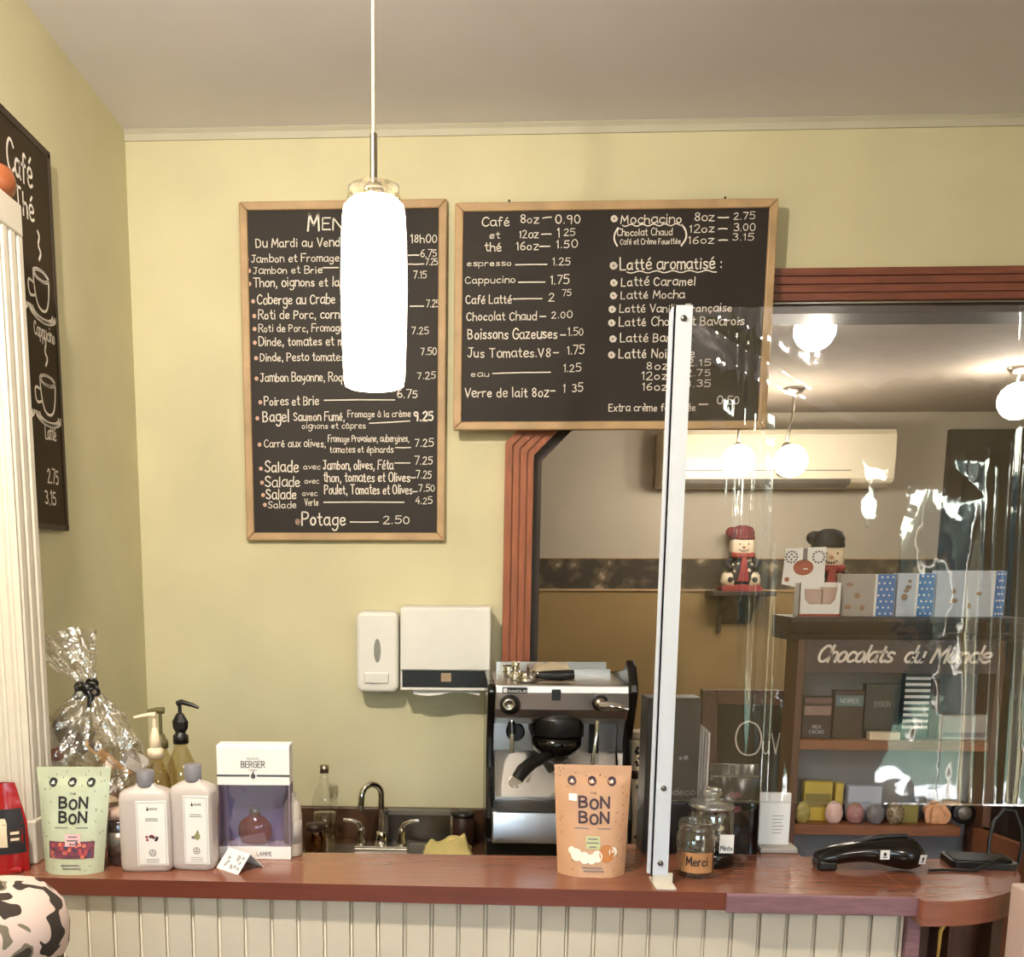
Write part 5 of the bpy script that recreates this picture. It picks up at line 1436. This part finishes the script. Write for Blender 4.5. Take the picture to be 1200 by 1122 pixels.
# A-frame welcome board
YO = 4.14
a, b = W(822, 808, YO), W(937, 1000, YO)
ow = thing('sandwich_board', 'wood framed chalkboard sign with chalk word, partly behind shelf cabinet', 'sandwich board', (a.x + .25, YO, FLOOR))
H_ = a.z - FLOOR; q = MB(); fw = .062
ow.location.x = a.x + .29; w2 = .29
for m_, sl in ((0, .1), (1, -.1)):
    S = Matrix.Translation((0, 0 if m_ == 0 else .42, 0)) @ Matrix(((1, 0, 0, 0), (0, 1, .2 if m_ == 0 else -.2, 0), (0, 0, 1, 0), (0, 0, 0, 1)))
    S = Matrix.Translation((0, -.2 if m_ == 0 else .2, 0)) @ Matrix(((1, 0, 0, 0), (0, 1, .16 if m_ == 0 else -.16, 0), (0, 0, 1, 0), (0, 0, 0, 1)))
    q = MB()
    q.box(-w2, -w2 + fw, -.012, .012, 0, H_, 0, S).box(w2 - fw, w2, -.012, .012, 0, H_, 0, S).box(-w2 + fw, w2 - fw, -.012, .012, H_ - fw, H_, 0, S).box(-w2 + fw, w2 - fw, -.012, .012, .2, .2 + fw, 0, S)
    q.build('frame', M_cabwood, ow, bevel=.003)
    MB().box(-w2 + fw, w2 - fw, -.004, .004, .2 + fw, H_ - fw, 0, S).build('slate', M_slate, ow)
    if m_ == 0:
        q = MB(); mfo = lambda u, v: S @ Vector((u, -.0048, v))
        random.seed(8)
        p0_ = W(858, 880, YO - .02)
        u0 = p0_.x - ow.location.x; v0 = p0_.z - FLOOR
        G['Obig'] = (5.4, G['O'][1])
        write(q, 'O', u0, u0 + .115, v0 - .015, .145, mfo, .007)
        write(q, 'uVERT', u0 + .118, u0 + .31, v0 - .005, .085, mfo, .005, jit=.04)
        q.build('chalk_writing', M_chalk, ow)

# chocolate cabinet
YC = 3.55
xa, xb = W(933, 800, YC).x, W(1176, 800, YC).x
zt2, zsign0, zsign1 = W(1000, 750, YC).z, W(1000, 789, YC).z, W(1000, 750, YC).z
ztop = W(1000, 724, YC - .06).z
zs1, zs2 = W(1000, 868, YC).z, W(1000, 968, YC).z
th1 = W(1000, 868, YC).z - W(1000, 880, YC).z
D2 = .13
cc = thing('chocolate_cabinet', 'dark wood display cabinet with white cursive lettering and open shelves', 'cabinet', ((xa + xb) / 2, YC, FLOOR))
w2 = (xb - xa) / 2; z_ = lambda z: z - FLOOR
MB().box(-w2, -w2 + .028, 0, D2, 0, z_(zt2)).build('side_panel', M_cabwood, cc, bevel=.002)
MB().box(w2 - .028, w2, 0, D2, 0, z_(zt2)).build('side_panel', M_cabwood, cc, bevel=.002)
MB().box(-w2 + .028, w2 - .028, D2 - .012, D2, 0, z_(zt2)).build('back_board', M_cabback, cc)
q = MB(); q.prism_x([(0, z_(zt2)), (-.012, z_(zt2) + .004), (-.02, z_(zt2) + .02), (-.035, z_(zt2) + .03), (-.055, z_(ztop) - .018), (-.06, z_(ztop) - .016), (-.06, z_(ztop)), (D2 + .02, z_(ztop)), (D2 + .02, z_(zt2))], -w2 - .05, w2 + .05)
q.build('cornice', M_cabdark, cc)
MB().box(-w2 + .028, w2 - .028, .0, .014, z_(zsign0), z_(zsign1)).build('sign_board', M_signmauve, cc)
q = MB(); mfs = lambda u, v: (u, -.0008, v)
lx = lambda px: W(px, 770, YC).x - cc.location.x
sz_ = W(1000, 757, YC).z - W(1000, 776, YC).z
zb = z_(W(1000, 776, YC).z)
for s, p0_, p1_ in (('Chocolats', 957, 1048), ('du', 1059, 1084), ('Monde', 1091, 1163)):
    write(q, s, lx(p0_), lx(p1_) - .012, zb, sz_, mfs, .0095, slant=.38, gap=.8)
q.build('cursive_lettering', mat('white_lettering', (236, 224, 214), .5), cc)
for zz in (zs1, zs2):
    MB().box(-w2 + .028, w2 - .028 if zz == zs1 else w2 - .1, .004, D2 - .012, z_(zz) - th1, z_(zz)).build('shelf', M_shelfwood, cc, bevel=.002)
# side wing of the lower cabinet coming forward
q = MB(); xw = W(1139, 985, YC).x - cc.location.x
q.prism_x([(.0, 0), (-.42, 0), (-.42, z_(W(1190, 1005, 3.13).z)), (-.3, z_(W(1170, 990, 3.25).z)), (.0, z_(zs2))], xw, xw + .025)
q.build('front_wing', M_shelfwood, cc, bevel=.002)
MB().box(xw + .025, w2, .0, .03, 0, z_(zs2) - .0).build('lower_stile', M_cabdark, cc)

def citem(name, label, cat, px0, px1, py0, shelf_z, m_, dy=.06, dep=.05, group=None, deco=None, rz=0):
    Y = YC + dy * .5; dep = min(dep, .032)
    x0, x1 = W(px0, 850, Y).x, W(px1, 850, Y).x
    h_ = W((px0 + px1) / 2, py0, Y).z - shelf_z
    t = thing(name, label, cat, ((x0 + x1) / 2, Y, shelf_z + .0009), rz, group)
    w_ = (x1 - x0) / 2
    MB().box(-w_, w_, 0, dep, 0, h_).build('carton', m_, t, bevel=.0015)
    if deco: deco(t, w_, h_)
    return t
def band(v0, v1, m_, name='label_band', txt=None, tm=None, th=.35):
    def f(t, w_, h_):
        MB().box(-w_ * .92, w_ * .92, -.0012, 0, h_ * v0, h_ * v1).build(name, m_, t)
        if txt:
            q = MB(); write(q, txt, -w_ * .6, w_ * .6, h_ * (v0 + (v1 - v0) * .3), h_ * (v1 - v0) * .4, lambda u, v: (u, -.0018, v), None, smooth=False); q.build('lettering', tm or M_paper, t)
    return f
def multi(*fs):
    def f(t, w_, h_):
        for k in fs: k(t, w_, h_)
    return f
def words(txt, v, hh, m_=None, wd=.6):
    def f(t, w_, h_):
        q = MB(); write(q, txt, -w_ * wd, w_ * wd, h_ * v, h_ * hh, lambda u, v: (u, -.0018, v), None, smooth=False); q.build('lettering', m_ or M_paper, t)
    return f
citem('chocolate_box', 'brown chocolate box with pink band at the upper shelf left end', 'box', 940, 974, 817, zs1, M_choc, deco=multi(band(.56, .78, mat('rose_band', (150, 120, 112), .5)), band(.84, .97, mat('dim_rose', (112, 84, 78), .5), 'oval_print'), words('MILK', .24, .08, None, .3), words('CACAO', .12, .08, None, .5)))
citem('chocolate_box', 'brown chocolate box with pale teal label beside the pink banded box', 'box', 976, 1011, 810, zs1, M_choc, .07, deco=multi(band(.68, .9, M_teal, txt='NOIRES'),))
citem('chocolate_box', 'tall black chocolate box with pale capital letters on the upper shelf', 'box', 1012, 1052, 802, zs1, M_black, .09, deco=words('BYRON', .58, .1, M_greycard, .45))
citem('chocolate_tablet', 'flat cream chocolate packet lying on the upper shelf middle', 'chocolate tablet', 1020, 1056, 859, zs1, M_cream, .012, .03)
citem('chocolate_box', 'dark red-brown box standing behind the painted stripe reflection on the upper shelf', 'box', 1089, 1098, 797, zs1, mat('oxblood_card', (64, 34, 36), .5), .1)
citem('stripe_reflection', 'black box painted with the striped film reflection, upper cabinet shelf', 'box', 1057, 1087, 782, zs1, M_black, .10, deco=lambda t, w_, h_: MB().add([], []) and [MB().box(-w_ * .98, w_ * .98, -.001, 0, h_ * (.14 + .085 * k), h_ * (.165 + .085 * k) + .004).build('reflection_stripe', M_paper, t) for k in range(9)])  # white bars paint a striped reflection of the film onto a box
citem('chocolate_box', 'pale grey carton with dark mark at the upper shelf right', 'box', 1104, 1161, 839, zs1, M_greycard, .06, deco=band(.12, .3, M_inkgrey, 'mark'))
# lower shelf
citem('tea_box', 'yellow box with curved cutout top at the lower shelf left', 'box', 948, 981, 917, zs2, M_yellow, .12, deco=band(.35, .7, M_olive))
citem('tea_box', 'narrow pale yellow box right of the curved yellow box', 'box', 985, 994, 919, zs2, M_yellow, .14)
citem('tea_box', 'grey box behind the glass eggs on the lower shelf', 'box', 1000, 1040, 922, zs2, M_bluegrey, .16)
citem('tea_box', 'olive box behind the clear gilded egg on the lower shelf', 'box', 1057, 1085, 945, zs2, M_olive, .1)
citem('tea_box', 'pale striped box behind the orange salt rock', 'box', 1098, 1112, 928, zs2, M_bluegrey, .15)
def egg(label, px, py0, m_, kind='egg', wpx=20, dy=.035):
    Y = YC + dy; x_ = W(px, 955, Y).x
    h_ = W(px, py0, Y).z - zs2; r_ = wpx / 2 * Y / 1137
    t = thing('glass_egg', label, 'glass egg', (x_, Y, zs2 + .0009))
    MB().lathe([(0, 0), (r_ * .6, 0), (r_ * .86, h_ * .18), (r_, h_ * .42), (r_ * .9, h_ * .7), (r_ * .6, h_ * .9), (r_ * .25, h_ * .985), (0, h_)], 26, 0, ry=.6).build('egg_body', m_, t)
    MB().lathe([(0, h_ * .2), (r_ * .5, h_ * .3), (r_ * .6, h_ * .5), (r_ * .3, h_ * .75), (0, h_ * .8)], 14, 0, ry=.4).build('inner_core', mat('egg_core_' + str(px), {977: (240, 206, 196), 1002: (150, 96, 92), 1026: (120, 116, 120), 1049: (190, 160, 110), 940: (190, 170, 100)}[px], .3), t)
egg('pale pink glass egg on the lower cabinet shelf', 977, 939, M_pinkglass, wpx=21)
egg('rose coloured glass egg right of the pale pink egg', 1002, 941, mat('rose_glass', (168, 122, 118), .15, var=.3, scale=60), wpx=21)
egg('grey glass egg in the middle of the egg row', 1026, 942, mat('grey_glass', (126, 120, 122), .12, var=.3, scale=40), wpx=21)
egg('clear glass egg with gilded flecks at the row right end', 1049, 941, mat('gilded_glass', (170, 150, 118), .15, rgb2=(80, 66, 52), scale=80), wpx=21)
egg('yellowish glass egg at the row left end', 940, 940, mat('yellow_glass', (176, 160, 92), .2, var=.3, scale=50), wpx=18)
Y = YC + .05; x_ = W(1097, 955, Y).x
sr = thing('salt_rock', 'orange salt rock on the lower cabinet shelf', 'salt rock', (x_, Y, zs2 + .0009))
q = MB()
def rock(u, v):
    a_, b_ = u * 2 * PI, (v - .5) * PI
    d = 1 + .35 * noise.noise((math.cos(a_) * 2, math.sin(a_) * 2 + 5, v * 3))
    return Vector((.046 * d * math.cos(a_) * math.cos(b_), .03 * d * math.sin(a_) * math.cos(b_), max(0, .036 + .044 * d * math.sin(b_))))
q.grid(rock, 20, 12, 0, False).build('rock_body', M_saltrock, sr)
x_ = W(1128, 955, Y).x
rd = thing('round_tin', 'round dark tin standing on its edge at shelf right end', 'tin', (x_, Y, zs2 + .0009))
MB().lathe([(0, -.014), (.036, -.014), (.042, -.01), (.042, .01), (.036, .014), (0, .014)], 30, 0, (0, 0, .042), True, rot('X', PI / 2)).build('tin_body', M_black, rd)
MB().lathe([(0, .0), (.027, 0), (.024, .003), (0, .003)], 26, 0, (0, -.014, .042), True, rot('X', PI / 2)).build('round_label', M_tin, rd)

# on top of the cabinet
def citop(name, label, cat, px0, px1, py0, dy, dep, m_, deco=None):
    Y = YC + dy
    x0, x1 = W(px0, 700, Y).x, W(px1, 700, Y).x
    t = thing(name, label, cat, ((x0 + x1) / 2, Y, ztop))
    h_ = W((px0 + px1) / 2, py0, Y).z - ztop; w_ = (x1 - x0) / 2
    if m_: MB().box(-w_, w_, 0, dep, 0, h_).build('carton', m_, t, bevel=.0015)
    if deco: deco(t, w_, h_)
    return t
def dotted(fr0, fr1, spots):
    def f(t, w_, h_):
        x0, x1 = -w_ + 2 * w_ * fr0, -w_ + 2 * w_ * fr1
        MB().box(x0, x1, -.0015, 0, .001, h_ - .001).build('blue_panel', M_blue, t)
        MB().box(x0 - .008, x0, -.0012, 0, .001, h_ - .001).build('white_edge', M_paper, t)
        q = MB(); n_ = 0
        r_ = .004
        for j in range(7):
            for i in range(3):
                xx = x0 + (x1 - x0) * (i + .5 + .25 * (-1) ** j) / 3.2; zz = h_ * (j + .5) / 7
                if x0 + r_ < xx < x1 - r_: q.disc(xx, zz, r_, r_, lambda u, v: (u, -.0022, v), 0, 8)
        q.build('white_dots', M_paper, t)
        q = MB()
        random.seed(spots)
        for k in range(4): q.disc(random.uniform(-w_ * .8, x0 - .03), random.uniform(h_ * .2, h_ * .85), random.uniform(.006, .014), random.uniform(.006, .012), lambda u, v: (u, -.0012, v), 0, 9)
        q.build('brown_print', mat('tan_print', (150, 120, 96), .6), t)
    return f
citop('gift_carton', 'grey gift carton with blue dotted end beside the display box', 'carton', 985, 1049, 673, .02, .045, M_greycard, dotted(.66, .98, 1))
citop('gift_carton', 'middle pale gift carton with blue dotted end on the cabinet', 'carton', 1051, 1095, 672, .025, .045, M_bluegrey, dotted(.55, .97, 2))
citop('gift_carton', 'widest pale gift carton with blue dotted end at cabinet right', 'carton', 1097, 1178, 669, .02, .045, M_bluegrey, dotted(.84, .985, 3))
# open display box with header card
def disp(t, w_, h_):
    b_ = h_
    q = MB(); q.prism_y([(-w_, 0), (w_, 0), (w_, b_), (w_ - .012, b_), (w_ - .02, b_ * .5), (w_ - .035, b_ * .36), (-w_ + .035, b_ * .36), (-w_ + .02, b_ * .5), (-w_ + .012, b_), (-w_, b_)], 0, .003)
    q.box(-w_, -w_ + .003, 0, .06, 0, b_).box(w_ - .003, w_, 0, .06, 0, b_).box(-w_, w_, .057, .06, 0, b_).box(-w_, w_, 0, .06, 0, .003)
    q.build('tray', M_paper, t)
    MB().box(-w_ + .006, w_ * .15, .02, .05, .003, b_ * .8).box(w_ * .2, w_ - .006, .02, .05, .003, b_ * .86).build('inner_packets', mat('pinkish_card', (190, 164, 152), .6), t)
    MB().box(-w_, w_, -.0008, 0, .001, .009).build('red_edge', M_redpaint, t)
    y_ = .092; q = MB(); hx0, hx1, hz0, hz1 = -w_ - .045, w_ - .045, b_ * .86, b_ * 2.05
    q.prism_y([(hx0 - .004, hz0 + .01), (hx1, hz0 - .02), (hx1, hz1), (hx0 + .004, hz1 - .006)], y_ - .04, y_ - .037)
    q.build('header_card', M_paper, t)
    q = MB(); cx2, cz2 = (hx0 + hx1) / 2, (hz0 + hz1) / 2
    mfh = lambda u, v: (u, y_ - .0408, v)
    for sx in (-1, 1):
        c0, c1 = cx2 + sx * .048, hz1 - .036
        for k in range(12): q.disc(c0 + .02 * math.cos(k * PI / 6), c1 + .02 * math.sin(k * PI / 6), .004, .004, mfh, 0, 7)
        if sx < 0:
            for k in range(4): q.disc(c0 + .009 * math.cos(k * PI / 2), c1 + .009 * math.sin(k * PI / 2), .004, .004, mfh, 0, 7)
    q.rect(cx2 - .008, cx2 + .008, hz1 - .05, hz1 - .004, mfh, 2)
    q.disc(cx2 - .004, cz2 - .002, .036, .028, mfh, 1, 24); q.disc(cx2 - .06, cz2 - .045, .009, .009, mfh, 1, 12)
    q.rect(cx2 - .004, cx2 + .012, cz2 - .009, cz2 - .005, lambda u, v: (u, y_ - .0412, v), 3)
    q.build('card_print', [mat('slate_print', (92, 94, 104), .6), mat('brick_print', (164, 88, 66), .5), mat('mauve_print', (128, 116, 120), .5), M_paper], t)
citop('display_box', 'white open counter display box with tall printed header card', 'display box', 937, 986, 683, .0, 0, None, disp)

# snowmen figures
def figure(label, px, py_b, py_t, Y, z0, hat, dark):
    s = (W(px, py_t, Y).z - z0) / .335
    t = thing('snowman_figure', label, 'figurine', (W(px, 660, Y).x, Y, z0)); t.scale = (s, s, s)
    q = MB(); q.prism_y([(-.1, 0), (.1, 0), (.105, .02), (.08, .035), (.05, .028), (0, .04), (-.05, .028), (-.08, .035), (-.105, .02)], -.05, .05); q.build('scalloped_base', M_redpaint, t, bevel=.003)
    for sx in (-1, 1):
        f = MB().lathe([(0, .03), (.036, .03), (.04, .05), (.034, .085), (.02, .1), (0, .102)], 18, 0, (sx * .062, -.01, 0)).build('foot', M_cream, t)
        MB().lathe([(0, .0), (.014, 0), (.012, .004), (0, .004)], 14, 0, (sx * .062, -.052, .06), True, rot('X', PI / 2)).build('sole_button', M_ink, f)
    b_ = MB(); b_.lathe([(.06, .03), (.075, .06), (.07, .11), (.055, .165), (.036, .185)], 24, 0, ry=.75)
    random.seed(3)
    for k in range(16):
        a_ = random.uniform(-PI, 0); zz = random.uniform(.1, .165); rr = .07 - .2 * max(0, zz - .11)
        b_.ball((rr * math.cos(a_), rr * .78 * math.sin(a_), zz), .007, .006, .007, 1, 8, 6)
    b_.build('dotted_coat', [M_ink if not dark else M_choc, M_cream], t)
    for sx in (-1, 1): MB().tube([(sx * .045, -.01, .165), (sx * .08, -.02, .14), (sx * .06, -.05, .11)], [.02, .022, .016], 12).build('arm', M_ink if not dark else M_choc, t)
    MB().prism_y([(-.03, .05), (.03, .05), (.018, .12), (.012, .18), (-.012, .18), (-.018, .12)], -.066, -.052).build('striped_tie', M_redpaint, t, bevel=.003)
    MB().tube([(-.05, -.03, .185), (-.03, -.055, .18), (.03, -.055, .18), (.05, -.03, .185)], .014, 10).build('scarf', M_redpaint, t)
    hd = MB().lathe([(.0, .18), (.05, .182), (.058, .2), (.058, .25), (.05, .27), (0, .272)], 26, 0, (0, 0, 0), True, None, 1.0, .8, 4).build('head', M_cream, t)
    q = MB()
    for (u, v) in ((-.022, .24), (.022, .24), (-.02, .21), (-.01, .205), (0, .203), (.01, .205), (.02, .21)): q.ball((u, -.047, v), .004, .003, .004, 0, 8, 6)
    q.build('face_dots', M_ink, hd)
    MB().lathe([(.008, 0), (.004, .02), (0, .028)], 12, 0, (0, -.045, .225), True, rot('X', PI / 2)).build('carrot_nose', M_saltrock, hd)
    MB().lathe([(.06, .262), (.064, .27), (.06, .284), (.062, .3), (.05, .324), (.02, .335), (0, .335)], 24, 0, (0, 0, 0), True, None, 1, .85).ball((-.055, 0, .3), .03, .025, .028).build('hat', hat, t)
# bracket shelf on far wall, its shadow put into the dark colour
Y = YF - .1
z0 = W(868, 693, Y).z
sh = thing('wall_shelf', 'small far wall bracket shelf under the snowman, coloured dark for shadow', 'shelf', (W(868, 693, Y).x, YF, z0 - .025))
MB().box(-.17, .17, -.17, -.001, 0, .025).build('shelf_board', M_dark, sh, bevel=.004)
MB().prism_x([(-.001, 0), (-.15, 0), (-.13, -.03), (-.03, -.14), (-.001, -.16)], -.085, .085).build('bracket', M_dark, sh)
MB().tube([(-.09, -.03, 0), (-.09, -.03, W(850, 738, Y).z - z0)], .012, 8).build('hanging_peg', M_dark, sh)
figure('snowman figurine with burgundy hat on the small wall shelf', 868, 693, 616, Y, z0, M_burg, False)
figure('snowman figurine with black hat half behind the display box', 969, 724, 620, YC + .135, ztop, M_ink, True)

# ================================================================== CUSTOMER (seen from behind at the lower left)
cxp = W(-2, 1100, 1.28).x
per = thing('person', 'person in a camouflage cap standing before the bar at lower left', 'person', (cxp, 1.28, FLOOR), .5)
HT = W(0, 1036, 1.28).z - FLOOR   # cap crown height above the floor
def body():
    hs = HT / 1.24
    V = {'pelvis': (0, 0, .60), 'waist': (0, .0, .70), 'chest': (0, .0, .84), 'neck': (0, 0, .965), 'head0': (0, -.01, 1.02), 'head1': (0, -.015, 1.10), 'head2': (0, -.008, 1.17),
         'hipL': (.075, 0, .57), 'kneeL': (.08, -.012, .32), 'ankL': (.08, .01, .06), 'toeL': (.085, -.1, .03),
         'hipR': (-.075, 0, .57), 'kneeR': (-.08, -.012, .32), 'ankR': (-.08, .01, .06), 'toeR': (-.085, -.1, .03),
         'shL': (.125, 0, .90), 'elL': (.165, .01, .70), 'wrL': (.17, -.05, .55), 'haL': (.168, -.07, .50),
         'shR': (-.125, 0, .90), 'elR': (-.165, .01, .70), 'wrR': (-.17, -.05, .55), 'haR': (-.168, -.07, .50)}
    Rr = {'pelvis': .1, 'waist': .092, 'chest': .105, 'neck': .04, 'head0': .062, 'head1': .082, 'head2': .07, 'hip': .068, 'knee': .046, 'ank': .032, 'toe': .03, 'sh': .05, 'el': .033, 'wr': .023, 'ha': .026}
    E_ = [('pelvis', 'waist'), ('waist', 'chest'), ('chest', 'neck'), ('neck', 'head0'), ('head0', 'head1'), ('head1', 'head2')]
    for s in 'LR': E_ += [('pelvis', 'hip' + s), ('hip' + s, 'knee' + s), ('knee' + s, 'ank' + s), ('ank' + s, 'toe' + s), ('chest', 'sh' + s), ('sh' + s, 'el' + s), ('el' + s, 'wr' + s), ('wr' + s, 'ha' + s)]
    names = list(V)
    co = [Vector(V[n_]) * hs for n_ in names]; rr = [Rr.get(n_, Rr.get(n_[:-1], .03)) * hs for n_ in names]
    ed = [(names.index(a_), names.index(b_)) for a_, b_ in E_]
    for s, sx in (('L', 1), ('R', -1)):     # fingers
        h0 = names.index('ha' + s)
        for k in range(5):
            if k < 4:
                base = Vector((sx * .168, -.088 + .014 * k, .487)); mid = base + Vector((-sx * .004, -.004, -.028)); tip = mid + Vector((-sx * .008, .002, -(.022 if k in (1, 2) else .015)))
            else:
                base = Vector((sx * .16, -.095, .51)); mid = base + Vector((-sx * .008, -.016, -.016)); tip = mid + Vector((-sx * .004, -.004, -.018))
            i0 = len(co)
            for p in (base, mid, tip): co.append(p * hs); rr.append(.0075 * hs)
            ed += [(h0, i0), (i0, i0 + 1), (i0 + 1, i0 + 2)]
    me = bpy.data.meshes.new('body'); me.from_pydata(co, ed, [])
    o = bpy.data.objects.new('body', me); COL.objects.link(o); o.parent = per
    sk_ = o.modifiers.new('skin', 'SKIN'); sk_.use_smooth_shade = True
    lay = me.skin_vertices[0].data
    for i, r_ in enumerate(rr): lay[i].radius = (r_, r_ * (.82 if i in (0, 1, 2) else 1))
    lay[0].use_root = True
    o.modifiers.new('sub', 'SUBSURF').render_levels = 2
    me.materials.append(M_denim)
    return hs
hs = body()
# head faces -Y of its own frame after the turn: the cap sits on top
hz = HT - .095
cp = MB().lathe([(.088, -.012), (.094, .0), (.097, .03), (.09, .06), (.066, .085), (.03, .0945), (0, .0955)], 36, 0, (0, 0, hz), True, None, 1, 1.08).build('cap_crown', M_camo, per)
MB().lathe([(.008, .094), (.008, .099), (0, .101)], 14, 0, (0, 0, hz)).build('cap_button', M_olivecloth, cp)
def brim(u, v):
    a_ = -PI / 2 + (u - .5) * 2.5
    r_ = .092 + .075 * v * math.cos((u - .5) * 2.6)
    return Vector((r_ * math.cos(a_), r_ * 1.05 * math.sin(a_), hz - .004 - .02 * v + .012 * (2 * u - 1) ** 2 * -1))
MB().grid(brim, 24, 6).grid(lambda u, v: brim(1 - u, v) - Vector((0, 0, .004)), 24, 6).build('cap_brim', M_olivecloth, cp)
hr = MB().lathe([(.06, -.075), (.08, -.06), (.087, -.03), (.088, -.008), (.06, .01), (0, .02)], 28, 0, (0, .008, hz), True).build('hair', M_hair, per)
fcx = MB()
for sx in (-1, 1): fcx.ball((sx * .03, -.078, hz - .055), .011, .008, .008, 0, 10, 7).ball((sx * .03, -.0855, hz - .055), .005, .002, .005, 1, 8, 6)
fcx.build('eyes', [M_paper, M_ink], per)
